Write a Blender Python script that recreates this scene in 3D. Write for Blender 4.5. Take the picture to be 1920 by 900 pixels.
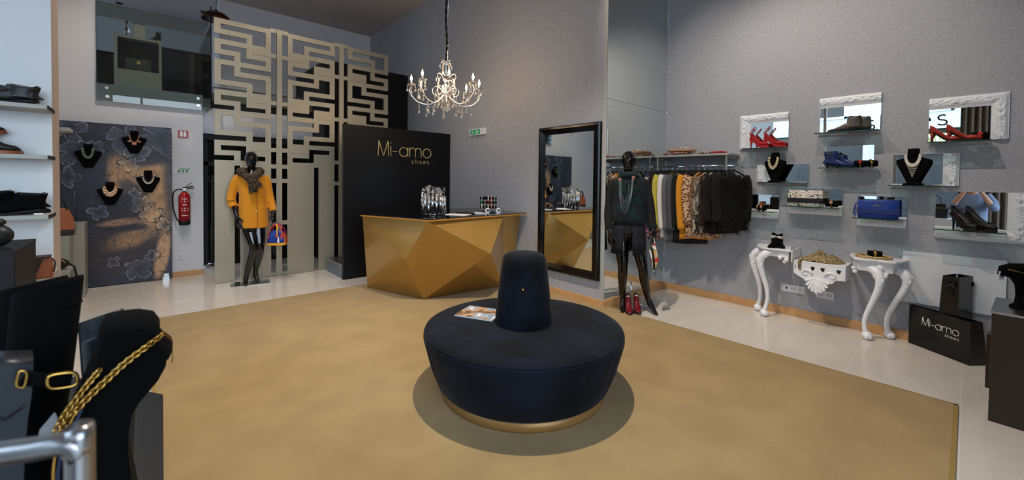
import bpy, math, random
from mathutils import Vector, Matrix
PI = math.pi
rnd = random.Random(7)
S = bpy.context.scene
COL = S.collection
for o in list(bpy.data.objects): bpy.data.objects.remove(o)

# ------------------------------------------------------------------ camera, world, lights
H = 1.42
FPX, YAW, PITCH, ROLL, CY = 770.21, 0.733067, 0.0209708, 0.0118475, 354.4
_c, _s = math.cos(YAW), math.sin(YAW)
FW = Vector((_s*math.cos(PITCH), _c*math.cos(PITCH), -math.sin(PITCH)))
_rt = Vector((_c, -_s, 0)); _up = _rt.cross(FW)
RT = math.cos(ROLL)*_rt + math.sin(ROLL)*_up
UP = -math.sin(ROLL)*_rt + math.cos(ROLL)*_up
cd = bpy.data.cameras.new('camera'); cam = bpy.data.objects.new('camera', cd); COL.objects.link(cam)
m = Matrix.Identity(4)
for i in range(3): m[i][0], m[i][1], m[i][2] = RT[i], UP[i], -FW[i]
m[0][3], m[1][3], m[2][3] = 0, 0, H
cam.matrix_world = m
cd.sensor_fit = 'HORIZONTAL'; cd.sensor_width = 36; cd.lens = FPX/1920*36
cd.shift_y = (CY-450)/1920; cd.clip_start = 0.03; cd.clip_end = 200
cd.dof.use_dof = True; cd.dof.focus_distance = 3.2; cd.dof.aperture_fstop = 4.0
S.camera = cam

S.view_settings.view_transform = 'Standard'; S.view_settings.look = 'None'
S.view_settings.gamma = 1; S.view_settings.use_curve_mapping = False
S.view_settings.exposure = 0.0

W = bpy.data.worlds.new('world'); S.world = W; W.use_nodes = True
wn = W.node_tree.nodes; wl = W.node_tree.links
bg = wn['Background']; bg.inputs[1].default_value = 8.8
tc = wn.new('ShaderNodeTexCoord'); sx = wn.new('ShaderNodeSeparateXYZ'); cr = wn.new('ShaderNodeValToRGB')
wl.new(tc.outputs['Generated'], sx.inputs[0]); wl.new(sx.outputs['Z'], cr.inputs[0]); wl.new(cr.outputs[0], bg.inputs[0])
e = cr.color_ramp.elements; e[0].position = 0.0; e[0].color = (.66, .74, .84, 1); e[1].position = .7; e[1].color = (.54, .68, .88, 1)

def light(name, kind, loc, energy, color, size=.1, rot=None, spot=None, blend=.5, sizey=None):
    d = bpy.data.lights.new(name, kind); d.energy = energy; d.color = color
    o = bpy.data.objects.new(name, d); COL.objects.link(o); o.location = loc
    if kind == 'AREA':
        d.size = size
        if sizey: d.shape = 'RECTANGLE'; d.size_y = sizey
    elif kind != 'SUN': d.shadow_soft_size = size
    if rot: o.rotation_euler = rot
    if spot: d.spot_size = math.radians(spot); d.spot_blend = blend
    return o
def aim(o, target):
    o.rotation_euler = (Vector(target)-o.location).to_track_quat('-Z', 'Y').to_euler()
WARM = (1, .89, .77)
# ceiling spot lamps (their housings are built with the ceiling)
SPOTS = [((1.95, 2.03), (1.95, 2.03, 0), 640, 98), ((3.0, .9), (5.2, .95, 2.1), 190, 66), ((3.0, 2.4), (5.2, 1.7, 1.9), 130, 62),
         ((.3, 4.4), (.5, 4.9, 0), 260, 84), ((.1, 5.5), (-.1, 7.4, 1.5), 110, 90), ((2.5, 5.0), (2.6, 5.6, .3), 60, 90), ((1.7, 5.7), (1.7, 6.65, 3.2), 60, 80)]  # the spot towards the portrait panel is added to brighten the white wall
for (x, y), t, en, ang in SPOTS:
    aim(light('ceiling_spot_light', 'SPOT', (x, y, 4.50), en, WARM, .03, spot=ang, blend=.8), t)
# daylight portals for the shop windows
p = light('window_daylight', 'AREA', (-3.15, 1.0, 2.0), 1, (1, 1, 1), 8.6, (0, -PI/2, 0), sizey=3.9); p.data.cycles.is_portal = True
p.rotation_euler = (PI/2, 0, -PI/2)
p2 = light('window_daylight', 'AREA', (-.8, -2.95, 2.0), 1, (1, 1, 1), 4.7, (PI/2, 0, 0), sizey=3.9); p2.data.cycles.is_portal = True

# ------------------------------------------------------------------ materials
def lin(c): return tuple(((v/255+.055)/1.055)**2.4 if v/255 > .04045 else v/255/12.92 for v in c)
def mat(name, rgb, rough=.5, metal=0, srgb=True, bump=0, bscale=60, var=0, vscale=8, sheen=0, trans=0, emit=0, ior=1.45, coat=0, rgb2=None, detail=3, stretch=None, spec=None):
    m = bpy.data.materials.new(name); m.use_nodes = True
    nt = m.node_tree; b = nt.nodes['Principled BSDF']
    c = lin(rgb) if srgb else rgb
    b.inputs['Base Color'].default_value = (*c, 1); b.inputs['Roughness'].default_value = rough; b.inputs['Metallic'].default_value = metal
    b.inputs['IOR'].default_value = ior
    if sheen: b.inputs['Sheen Weight'].default_value = sheen; b.inputs['Sheen Roughness'].default_value = .4
    if trans: b.inputs['Transmission Weight'].default_value = trans
    if coat: b.inputs['Coat Weight'].default_value = coat; b.inputs['Coat Roughness'].default_value = .08
    if spec is not None: b.inputs['Specular IOR Level'].default_value = spec
    if emit: b.inputs['Emission Color'].default_value = (*c, 1); b.inputs['Emission Strength'].default_value = emit
    if bump or var or rgb2:
        tcn = nt.nodes.new('ShaderNodeTexCoord'); src = tcn.outputs['Object']
        if stretch:
            mp = nt.nodes.new('ShaderNodeMapping'); mp.inputs['Scale'].default_value = stretch
            nt.links.new(src, mp.inputs[0]); src = mp.outputs[0]
    if bump:
        n = nt.nodes.new('ShaderNodeTexNoise'); n.inputs['Scale'].default_value = bscale; n.inputs['Detail'].default_value = detail
        nt.links.new(src, n.inputs['Vector'])
        bp = nt.nodes.new('ShaderNodeBump'); bp.inputs['Strength'].default_value = bump; bp.inputs['Distance'].default_value = .01
        nt.links.new(n.outputs[0], bp.inputs['Height']); nt.links.new(bp.outputs[0], b.inputs['Normal'])
    if var or rgb2:
        n = nt.nodes.new('ShaderNodeTexNoise'); n.inputs['Scale'].default_value = vscale; n.inputs['Detail'].default_value = 4
        nt.links.new(src, n.inputs['Vector'])
        r = nt.nodes.new('ShaderNodeValToRGB'); r.color_ramp.elements[0].position = .35; r.color_ramp.elements[1].position = .65
        c2 = lin(rgb2) if rgb2 else tuple(v*(1+var) for v in c)
        c1 = c if rgb2 else tuple(v*(1-var) for v in c)
        r.color_ramp.elements[0].color = (*c1, 1); r.color_ramp.elements[1].color = (*c2, 1)
        nt.links.new(n.outputs[0], r.inputs[0]); nt.links.new(r.outputs[0], b.inputs['Base Color'])
    return m
def mat_ramp(name, stops, scale=10, rough=.6, kind='noise', stretch=None, const=True, detail=3, sheen=0, bump=0):
    m = bpy.data.materials.new(name); m.use_nodes = True
    nt = m.node_tree; b = nt.nodes['Principled BSDF']; b.inputs['Roughness'].default_value = rough
    if sheen: b.inputs['Sheen Weight'].default_value = sheen
    t = nt.nodes.new('ShaderNodeTexCoord'); src = t.outputs['Object']
    if stretch:
        mp = nt.nodes.new('ShaderNodeMapping'); mp.inputs['Scale'].default_value = stretch; nt.links.new(src, mp.inputs[0]); src = mp.outputs[0]
    if kind == 'vor': n = nt.nodes.new('ShaderNodeTexVoronoi'); out = n.outputs['Distance']
    elif kind == 'vorc':
        n = nt.nodes.new('ShaderNodeTexVoronoi'); sp = nt.nodes.new('ShaderNodeSeparateColor'); nt.links.new(n.outputs['Color'], sp.inputs[0]); out = sp.outputs[0]
    elif kind == 'wave': n = nt.nodes.new('ShaderNodeTexWave'); n.inputs['Distortion'].default_value = 6; n.inputs['Detail'].default_value = detail; out = n.outputs['Fac']
    else: n = nt.nodes.new('ShaderNodeTexNoise'); n.inputs['Detail'].default_value = detail; out = n.outputs[0]
    n.inputs['Scale'].default_value = scale; nt.links.new(src, n.inputs['Vector'])
    r = nt.nodes.new('ShaderNodeValToRGB'); r.color_ramp.interpolation = 'CONSTANT' if const else 'LINEAR'
    els = r.color_ramp.elements
    while len(els) < len(stops): els.new(.5)
    for e_, (p_, c_) in zip(els, stops): e_.position = p_; e_.color = (*lin(c_), 1)
    nt.links.new(out, r.inputs[0]); nt.links.new(r.outputs[0], b.inputs['Base Color'])
    if bump:
        bp = nt.nodes.new('ShaderNodeBump'); bp.inputs['Strength'].default_value = bump; bp.inputs['Distance'].default_value = .01
        nt.links.new(out, bp.inputs['Height']); nt.links.new(bp.outputs[0], b.inputs['Normal'])
    return m
def mat_glass(name, tint=(.9, .97, .95), refl=.08, rough=0.0):
    m = bpy.data.materials.new(name); m.use_nodes = True; nt = m.node_tree
    for n in list(nt.nodes): nt.nodes.remove(n)
    out = nt.nodes.new('ShaderNodeOutputMaterial'); mx = nt.nodes.new('ShaderNodeMixShader')
    t = nt.nodes.new('ShaderNodeBsdfTransparent'); t.inputs[0].default_value = (*tint, 1)
    g = nt.nodes.new('ShaderNodeBsdfGlossy'); g.inputs['Roughness'].default_value = rough
    fr = nt.nodes.new('ShaderNodeFresnel'); fr.inputs[0].default_value = 1.45
    ad = nt.nodes.new('ShaderNodeMath'); ad.operation = 'ADD'; ad.inputs[1].default_value = refl-.04; ad.use_clamp = True
    nt.links.new(fr.outputs[0], ad.inputs[0]); nt.links.new(ad.outputs[0], mx.inputs[0])
    nt.links.new(t.outputs[0], mx.inputs[1]); nt.links.new(g.outputs[0], mx.inputs[2]); nt.links.new(mx.outputs[0], out.inputs[0])
    return m
def mat_brick(name, c1, c2, cm, bw, bh, mortar, rough=.3, off=.5, bump=.1, rot=0):
    m = bpy.data.materials.new(name); m.use_nodes = True; nt = m.node_tree; b = nt.nodes['Principled BSDF']; b.inputs['Roughness'].default_value = rough
    t = nt.nodes.new('ShaderNodeTexCoord'); mp = nt.nodes.new('ShaderNodeMapping'); mp.inputs['Rotation'].default_value = (0, 0, rot)
    br = nt.nodes.new('ShaderNodeTexBrick'); br.offset = off
    br.inputs['Color1'].default_value = (*lin(c1), 1); br.inputs['Color2'].default_value = (*lin(c2), 1); br.inputs['Mortar'].default_value = (*lin(cm), 1)
    br.inputs['Scale'].default_value = 1; br.inputs['Mortar Size'].default_value = mortar; br.inputs['Mortar Smooth'].default_value = .3
    br.inputs['Brick Width'].default_value = bw; br.inputs['Row Height'].default_value = bh
    nt.links.new(t.outputs['Object'], mp.inputs[0]); nt.links.new(mp.outputs[0], br.inputs[0])
    n = nt.nodes.new('ShaderNodeTexNoise'); n.inputs['Scale'].default_value = 1.3; n.inputs['Detail'].default_value = 5
    mp2 = nt.nodes.new('ShaderNodeMapping'); mp2.inputs['Scale'].default_value = (1, 5, 1); nt.links.new(t.outputs['Object'], mp2.inputs[0]); nt.links.new(mp2.outputs[0], n.inputs['Vector'])
    mx = nt.nodes.new('ShaderNodeMix'); mx.data_type = 'RGBA'; mx.blend_type = 'MULTIPLY'; mx.inputs[0].default_value = .25
    nt.links.new(br.outputs[0], mx.inputs[6]); nt.links.new(n.outputs[0], mx.inputs[7]); nt.links.new(mx.outputs[2], b.inputs['Base Color'])
    bp = nt.nodes.new('ShaderNodeBump'); bp.inputs['Strength'].default_value = bump; bp.inputs['Distance'].default_value = .002; bp.invert = True
    nt.links.new(br.outputs['Fac'], bp.inputs['Height']); nt.links.new(bp.outputs[0], b.inputs['Normal'])
    return m

M = {}
M['wall'] = mat('grey_woven_wallpaper', (166, 168, 174), .7, bump=.5, bscale=110, var=.08, vscale=40)
M['white'] = mat('white_wall_paint', (214, 216, 222), .7, bump=.05, bscale=200)
M['panelwhite'] = mat('white_satin_panel', (222, 226, 230), .45)
M['ceil'] = mat('grey_brown_ceiling_paint', (190, 180, 178), .8)
M['oak'] = mat('oak_skirting', (190, 142, 92), .45, bump=.05, bscale=40, rgb2=(206, 160, 110), vscale=6, stretch=(3, 3, 30))
M['tile'] = mat_brick('pale_floor_tile', (226, 218, 208), (220, 212, 203), (234, 228, 222), 1.2, .6, .004, rough=.16, rot=0)
M['carpet'] = mat('gold_carpet', (172, 144, 92), .95, bump=.6, bscale=350, rgb2=(160, 132, 82), vscale=3.5, sheen=.25)
M['carpetedge'] = mat('carpet_edge_binding', (150, 124, 66), .9)
M['velvet'] = mat('navy_black_velvet', (4, 5, 8), .9, bump=.5, bscale=9, sheen=.06, rgb2=(16, 21, 34), vscale=3.2, spec=.2)  # lighter navy patches put the blue sheen of the nap into the colour
M['bronze'] = mat('bronze_plinth', (150, 112, 62), .4, metal=.3)
M['gold'] = mat('gold_lacquer', (178, 138, 70), .2, metal=.45, coat=.3)
M['goldedge'] = mat('gold_edge', (176, 122, 48), .4)
M['blackglass'] = mat('black_glass_top', (8, 9, 10), .05)
M['black'] = mat('satin_black_panel', (9, 10, 13), .5, spec=.3)
M['blackmat'] = mat('matt_black', (10, 10, 11), .7)
M['gloss'] = mat('gloss_black', (6, 6, 7), .06, coat=.5)
M['frameblack'] = mat('lacquered_black_frame', (7, 7, 8), .15)
M['mirror'] = mat('mirror_silver', (232, 238, 236), .005, metal=1)
M['chrome'] = mat('polished_chrome', (215, 218, 222), .12, metal=1)
M['steel'] = mat('brushed_steel', (180, 182, 184), .3, metal=1)
M['screen'] = mat('champagne_metal', (164, 156, 138), .42, metal=.45, bump=.03, bscale=300)
M['taupe'] = mat('taupe_lacquer', (150, 150, 140), .35)
M['shelf'] = mat('grey_shelf', (168, 170, 164), .5)
M['carved'] = mat('white_carved_plaster', (228, 232, 236), .35, bump=.25, bscale=45, coat=.1)
M['whitegloss'] = mat('white_lacquered_wood', (238, 240, 244), .25)
M['glassw'] = mat_glass('window_glass', (.97, .99, .99), .05)
M['glassb'] = mat_glass('balustrade_glass', (.80, .84, .81), .05)
M['glasss'] = mat_glass('shelf_glass', (.72, .88, .82), .12)
M['glassedge'] = mat('green_glass_edge', (20, 62, 54), .1)
M['crystal'] = mat('crystal', (240, 240, 240), .02, trans=1, ior=1.5)
M['bulb'] = mat('candle_bulb_glow', (255, 205, 150), .3, emit=45)
M['lampglow'] = mat('lamp_glow', (255, 215, 165), .3, emit=12)
M['mustard'] = mat('mustard_wool', (212, 138, 22), .85, bump=.15, bscale=250, sheen=.2)
M['red'] = mat('red_enamel', (165, 22, 28), .3)
M['redsuede'] = mat('red_suede', (175, 22, 30), .8, sheen=.3)
M['redleather'] = mat('burgundy_leather', (104, 14, 30), .35)
M['rust'] = mat('rust_red_leather', (160, 48, 36), .4)
M['blueleather'] = mat('royal_blue_leather', (22, 56, 140), .32)
M['navy'] = mat('navy_leather', (22, 44, 100), .3)
M['blacklthr'] = mat('black_leather', (22, 24, 27), .42, bump=.08, bscale=120)
M['slate'] = mat('dark_slate_leather', (30, 38, 46), .4)
M['suede'] = mat('black_suede', (5, 5, 6), .95, spec=.15)
M['brownlthr'] = mat('tan_leather', (150, 82, 42), .45)
M['browndark'] = mat('dark_brown_leather', (52, 30, 22), .5)
M['pewter'] = mat('pewter_leather', (92, 84, 78), .35, metal=.3)
M['cream'] = mat('cream_leather', (205, 175, 130), .6)
M['goldm'] = mat('gold_metal', (205, 165, 85), .22, metal=1)
M['rose'] = mat('pink_stone', (200, 130, 110), .3)
M['pearl'] = mat('pearl', (225, 218, 205), .2)
M['green'] = mat('green_stone', (90, 120, 90), .3)
M['signgreen'] = mat('emergency_sign_green', (20, 140, 90), .4, emit=.25)
M['signwhite'] = mat('sign_white', (235, 238, 235), .4)
M['text'] = mat('pale_gold_lettering', (205, 180, 120), .35)
M['textw'] = mat('white_print', (225, 225, 225), .5)
M['teal'] = mat('dark_teal_fur', (18, 42, 42), .95, rgb2=(8, 18, 19), vscale=11, sheen=.08, bump=.5, bscale=60)
M['charcoal'] = mat('charcoal_cloth', (22, 24, 30), .9)
M['blackcloth'] = mat('black_cloth', (14, 14, 17), .9)
M['bronzebox'] = mat('dark_bronze_metal', (54, 45, 37), .38, metal=.3)
M['paper'] = mat('white_paper', (225, 226, 228), .5)
M['plastic'] = mat('white_plastic', (225, 226, 230), .35)
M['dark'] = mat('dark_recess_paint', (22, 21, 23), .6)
M['darkwood'] = mat('dark_brown_timber', (70, 50, 36), .5)
M['curtain'] = mat('taupe_curtain', (128, 112, 100), .85)
M['extwhite'] = mat('white_render', (178, 184, 188), .8)
M['extdark'] = mat('dark_shopfront', (40, 42, 44), .4)
M['road'] = mat('asphalt', (105, 106, 108), .9, var=.1, vscale=20)
M['fur'] = mat_ramp('mottled_fur', [(0, (14, 13, 13)), (.42, (34, 28, 24)), (.52, (92, 76, 56)), (.6, (28, 24, 22))], 30, .95, const=False)
M['leopard'] = mat_ramp('leopard_print', [(0, (20, 15, 12)), (.30, (150, 96, 58)), (.55, (206, 176, 140))], 42, .8, kind='vor')
M['floral'] = mat_ramp('multicolour_print', [(0, (28, 30, 60)), (.25, (190, 60, 50)), (.4, (225, 215, 205)), (.55, (60, 80, 150)), (.7, (200, 140, 60)), (.85, (40, 34, 40))], 60, .8, kind='vorc')
M['scarfp'] = mat_ramp('earthy_print', [(0, (52, 46, 34)), (.38, (140, 118, 78)), (.45, (84, 78, 56)), (.5, (190, 168, 122)), (.56, (70, 56, 46)), (.62, (168, 130, 76)), (.70, (180, 44, 40))], 38, .85, detail=4, bump=.3)
M['reptile'] = mat_ramp('snake_print', [(0, (40, 32, 28)), (.42, (222, 214, 200)), (.56, (235, 230, 220)), (.62, (168, 104, 52)), (.7, (45, 36, 30))], 60, .5, detail=2)
M['tweed'] = mat_ramp('grey_tweed', [(0, (50, 50, 54)), (.45, (130, 130, 134)), (.55, (70, 70, 74))], 180, .9)
M['grey'] = mat('mid_grey_wool', (74, 76, 80), .9)
M['ivory'] = mat('ivory_wool', (228, 222, 214), .85, bump=.1, bscale=150)
M['lime'] = mat_ramp('yellow_green_print', [(0, (186, 172, 44)), (.5, (206, 194, 84)), (.6, (164, 150, 40))], 70, .8)
M['blackfur'] = mat('black_fur', (9, 9, 10), .95, sheen=.05, bump=.8, bscale=50)
M['furgrey'] = mat_ramp('grey_cream_fur', [(0, (24, 24, 28)), (.42, (80, 80, 84)), (.52, (220, 205, 180)), (.58, (40, 40, 44))], 9, .95, stretch=(2, 2, .5), const=False)
M['brownfur'] = mat('brown_fur', (56, 38, 32), .95, sheen=.1, bump=.8, bscale=60)
M['terracotta'] = mat('pink_beige_knit', (190, 148, 120), .85)
M['skin'] = mat('skin', (200, 150, 125), .5)
M['jumper'] = mat('blue_grey_jumper', (120, 135, 165), .85)
M['jeans'] = mat('navy_jeans', (30, 36, 60), .85)

# ------------------------------------------------------------------ mesh builder
class MB:
    def __init__(s): s.v = []; s.f = []; s.mi = []; s.sm = []; s.cur = 0
    def add(s, vs, fs, smooth=False, mi=None):
        k = len(s.v); s.v += [tuple(v) for v in vs]
        for f in fs: s.f.append(tuple(i+k for i in f)); s.mi.append(s.cur if mi is None else mi); s.sm.append(smooth)
        return s
    def box(s, a, b, mi=None):
        x0, y0, z0 = (min(a[i], b[i]) for i in range(3)); x1, y1, z1 = (max(a[i], b[i]) for i in range(3))
        return s.add([(x0,y0,z0),(x1,y0,z0),(x1,y1,z0),(x0,y1,z0),(x0,y0,z1),(x1,y0,z1),(x1,y1,z1),(x0,y1,z1)],
              [(0,3,2,1),(4,5,6,7),(0,1,5,4),(1,2,6,5),(2,3,7,6),(3,0,4,7)], mi=mi)
    def prism(s, poly, off, mi=None):          # polygon of 3-D points swept by a vector
        n = len(poly); off = Vector(off); P = [Vector(p) for p in poly]
        return s.add([*P, *[p+off for p in P]], [tuple(range(n))[::-1], tuple(range(n, 2*n))]+[(i, (i+1) % n, (i+1) % n+n, i+n) for i in range(n)], mi=mi)
    def rings(s, R, closed=True, cap=True, smooth=True, mi=None):
        n = len(R[0]); vs = [p for r in R for p in r]; fs = []
        for i in range(len(R)-1):
            for j in range(n if closed else n-1):
                k = (j+1) % n; fs.append((i*n+j, i*n+k, (i+1)*n+k, (i+1)*n+j))
        s.add(vs, fs, smooth, mi)
        if cap and closed:
            s.add(R[0], [tuple(range(n))[::-1]], False, mi); s.add(R[-1], [tuple(range(n))], False, mi)
        return s
    def tube(s, pts, r, n=8, cap=True, mi=None, flat=1.0, upv=(0, 0, 1), closed=False):
        P = [Vector(p) for p in pts]; R = []; N = len(P)
        rr = r if isinstance(r, (list, tuple)) else [r]*N
        prev = None
        for i in range(N):
            if closed: t = P[(i+1) % N]-P[i-1]
            else: t = P[min(i+1, N-1)]-P[max(i-1, 0)]
            if t.length < 1e-9: t = Vector((0, 0, 1))
            t.normalize()
            if prev is None:
                u = Vector(upv); u = u-t*u.dot(t)
                if u.length < .05: u = Vector((1, 0, 0)); u = u-t*u.dot(t)
                if u.length < .05: u = Vector((0, 1, 0)); u = u-t*u.dot(t)
            else: u = prev-t*prev.dot(t)
            u.normalize(); prev = u; w = t.cross(u)
            R.append([P[i]+u*(rr[i]*math.cos(a))+w*(rr[i]*flat*math.sin(a)) for a in (2*PI*j/n for j in range(n))])
        if closed: R.append(R[0])
        return s.rings(R, cap=cap and not closed, mi=mi)
    def cyl(s, a, b, r, n=16, mi=None, r2=None): return s.tube([a, b], [r, r if r2 is None else r2], n, mi=mi)
    def lathe(s, prof, c=(0, 0, 0), n=24, mi=None, smooth=True, sx=1, sy=1):
        R = [[(c[0]+r*sx*math.cos(2*PI*j/n), c[1]+r*sy*math.sin(2*PI*j/n), c[2]+z) for j in range(n)] for r, z in prof]
        return s.rings(R, mi=mi, smooth=smooth)
    def sphere(s, c, r, n=10, m_=6, mi=None, sc=(1, 1, 1)):
        R = []
        for i in range(m_+1):
            t = PI*i/m_; q = max(math.sin(t), .02)
            R.append([(c[0]+r*sc[0]*q*math.cos(2*PI*j/n), c[1]+r*sc[1]*q*math.sin(2*PI*j/n), c[2]-r*sc[2]*math.cos(t)) for j in range(n)])
        return s.rings(R, mi=mi)
    def grid(s, f, nu, nv, mi=None, smooth=True):
        vs = [f(i/nu, j/nv) for i in range(nu+1) for j in range(nv+1)]
        return s.add(vs, [(i*(nv+1)+j, (i+1)*(nv+1)+j, (i+1)*(nv+1)+j+1, i*(nv+1)+j+1) for i in range(nu) for j in range(nv)], smooth, mi)
    def xf(s, M4):
        s.v = [tuple(M4 @ Vector(v)) for v in s.v]; return s
    def build(s, name, mats, parent=None, bevel=0, sub=0, remesh=0, solid=0, smooth=None):
        me = bpy.data.meshes.new(name); me.from_pydata(s.v, [], s.f)
        if not isinstance(mats, (list, tuple)): mats = [mats]
        for q in mats: me.materials.append(M[q] if isinstance(q, str) else q)
        me.polygons.foreach_set('material_index', s.mi)
        me.polygons.foreach_set('use_smooth', [smooth if smooth is not None else x for x in s.sm])
        me.update()
        import bmesh
        bm = bmesh.new(); bm.from_mesh(me); bmesh.ops.remove_doubles(bm, verts=bm.verts, dist=1e-5)
        bmesh.ops.recalc_face_normals(bm, faces=bm.faces); bm.to_mesh(me); bm.free()
        o = bpy.data.objects.new(name, me); COL.objects.link(o)
        if parent: o.parent = parent
        if solid: q = o.modifiers.new('solidify', 'SOLIDIFY'); q.thickness = solid
        if remesh:
            q = o.modifiers.new('remesh', 'REMESH'); q.mode = 'VOXEL'; q.voxel_size = remesh; q.use_smooth_shade = True
            q = o.modifiers.new('smooth', 'SMOOTH'); q.iterations = 3; q.factor = .5
        if bevel: q = o.modifiers.new('bevel', 'BEVEL'); q.width = bevel; q.segments = 2; q.limit_method = 'ANGLE'; q.angle_limit = math.radians(40)
        if sub: q = o.modifiers.new('subdivision', 'SUBSURF'); q.levels = sub; q.render_levels = sub
        return o
def tag(o, label, cat, group=None, kind=None):
    o['label'] = label; o['category'] = cat
    if group: o['group'] = group
    if kind: o['kind'] = kind
    return o
def struct(o, label=None):
    o['kind'] = 'structure'
    if label: o['label'] = label
    return o
def thing(name, label, cat, loc=(0, 0, 0), rz=0, group=None):
    o = bpy.data.objects.new(name, None); COL.objects.link(o); o.location = loc; o.rotation_euler = (0, 0, rz); o.empty_display_size = .05
    return tag(o, label, cat, group)
def dup(root, loc, rz, label, sc=None):
    r = root.copy(); COL.objects.link(r); r.location = loc; r.rotation_euler = (root.rotation_euler[0], root.rotation_euler[1], rz)
    if label: r['label'] = label
    if sc: r.scale = sc
    for ch in list(root.children):
        c = ch.copy(); COL.objects.link(c); c.parent = r
        for g in list(ch.children):
            d = g.copy(); COL.objects.link(d); d.parent = c
    return r
def arc(c, r, a0, a1, n, ax=(1, 0, 0), ay=(0, 0, 1)):
    ax, ay, c = Vector(ax), Vector(ay), Vector(c)
    return [c+ax*(r*math.cos(math.radians(a0+(a1-a0)*i/n)))+ay*(r*math.sin(math.radians(a0+(a1-a0)*i/n))) for i in range(n+1)]
def spline(pts, n=6):
    P = [Vector(p) for p in pts]; out = []
    for i in range(len(P)-1):
        a, b, c, d = P[max(i-1, 0)], P[i], P[i+1], P[min(i+2, len(P)-1)]
        for k in range(n):
            t = k/n; out.append(.5*((2*b)+(c-a)*t+(2*a-5*b+4*c-d)*t*t+(3*b-a-3*c+d)*t**3))
    return out+[P[-1]]

# ------------------------------------------------------------------ the room
XW, XM, YM, YS, YB, ZC = 5.20, 3.84, 2.715, 7.45, 9.10, 4.62
struct(MB().box((-3.4, -3.2, -.1), (5.4, 12, 0)).build('floor', 'tile'))
struct(MB().box((-3.4, -3.2, ZC), (5.4, 12, ZC+.1)).build('ceiling', 'ceil'))
struct(MB().box((XW, -3.2, 0), (XW+.15, YM, ZC)).build('wall_right', 'wall'))
struct(MB().box((XM, YM+.006, 0), (XW, 9.2, ZC)).build('wall_middle', 'wall'))
struct(MB().box((1.05, YB, 2.1), (XM, YB+.1, ZC)).build('wall_rear', 'white'))
struct(MB().box((-3.4, 11.7, 2.5), (1.2, 11.8, ZC)).build('wall_upper_rear', 'white'))
struct(MB().box((1.05, YB+.1, 2.1), (1.2, 11.7, ZC)).build('wall_upper_side', 'white'))
struct(MB().box((-3.4, YS, 0), (.66, YS+.12, 2.6)).box((-3.4, YS, 2.6), (-.43, YS+.12, ZC)).build('wall_left', 'white'))
struct(MB().box((.66, 7.98, 2.10), (2.35, 8.05, 2.50)).build('wall_under_landing', 'white'))
struct(MB().box((-3.4, YS+.12, 2.45), (.76, 11.7, 2.58)).box((.76, 8.0, 2.62), (3.84, 9.1, 2.74)).build('floor_upper', 'taupe'))
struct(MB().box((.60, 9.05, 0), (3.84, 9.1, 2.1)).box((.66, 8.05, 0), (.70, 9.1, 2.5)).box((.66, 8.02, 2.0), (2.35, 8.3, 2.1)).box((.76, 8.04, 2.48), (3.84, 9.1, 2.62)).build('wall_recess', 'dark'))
struct(MB().box((2.30, 7.316, 0), (XM-.002, 9.05, 3.42)).build('wall_stairwell', 'black'))
struct(MB().box((XM-.012, 1.0+YM-1.0-.012, 0), (XM, YM+.03, ZC)).build('trim_1', 'shelf'))
# skirting boards
struct(MB().box((XW-.018, -3.1, 0), (XW, YM, .085)).build('baseboard_right', 'oak', bevel=.003))
struct(MB().box((XM, YM-.02, 0), (XW-.018, YM-.002, .085)).build('baseboard_mirror', 'oak', bevel=.003))
struct(MB().box((XM-.018, YM-.02, 0), (XM, 5.7, .085)).build('baseboard_middle', 'oak', bevel=.003))
struct(MB().box((.31, YS-.016, 0), (.66, YS, .075)).build('baseboard_left', 'oak', bevel=.003))
# storefront: west and south glazing with mullions
mw = MB()
for y in (-3.0, -1.6, -.2, 1.2, 2.6, 4.0, 5.6, 7.45): mw.box((-3.25, y-.03, 0), (-3.17, y+.03, 4.0))
mw.box((-3.25, -3.03, 0), (-3.17, 7.45, .12)).box((-3.25, -3.03, 3.93), (-3.17, 7.45, ZC))
mw.box((-3.25, -3.03, 2.62), (-3.17, 7.45, 2.68))
w1 = struct(mw.build('window_1', 'steel'))
MB().box((-3.215, -3, .12), (-3.205, 7.4, 3.93)).build('pane', 'glassw', w1)
ms = MB()
for x in (-3.2, -1.6, 0, 1.57): ms.box((x-.03, -3.08, 0), (x+.03, -3.0, 4.0))
ms.box((-3.2, -3.08, 0), (1.6, -3.0, .12)).box((-3.2, -3.08, 3.93), (1.6, -3.0, ZC))
struct(MB().box((1.6, -3.15, 0), (5.35, -3.0, ZC)).build('wall_front', 'wall'))
w2 = struct(ms.build('window_2', 'steel'))
MB().box((-3.2, -3.045, .12), (1.6, -3.035, 3.93)).build('pane', 'glassw', w2)
# mirror wall panel between the two grey walls (two sheets, one seam)
mm = MB().box((XM+.004, YM-.003, .085), (XW-.002, YM+.004, 2.345)).box((XM+.004, YM-.003, 2.349), (XW-.002, YM+.004, ZC))
tag(mm.build('wall_mirror', 'mirror'), 'tall frameless mirror covering the narrow return wall behind the green vest mannequin', 'mirror')
# ceiling spot housings
for i, ((x, y), t, en, ang) in enumerate(SPOTS):
    h = thing('ceiling_spotlight', 'small round ceiling spotlight above '+['the round bench', 'the wall display', 'the clothes rail', 'the left of the carpet', 'the portrait panel, added to light the white wall', 'the gold counter', 'the pierced screen'][i], 'spotlight', (x, y, ZC), 0, 'ceiling spotlights')
    MB().lathe([(.055, 0), (.06, -.02), (.06, -.10), (.052, -.10), (.05, -.04)], n=20).build('housing', 'blackmat', h)
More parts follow.
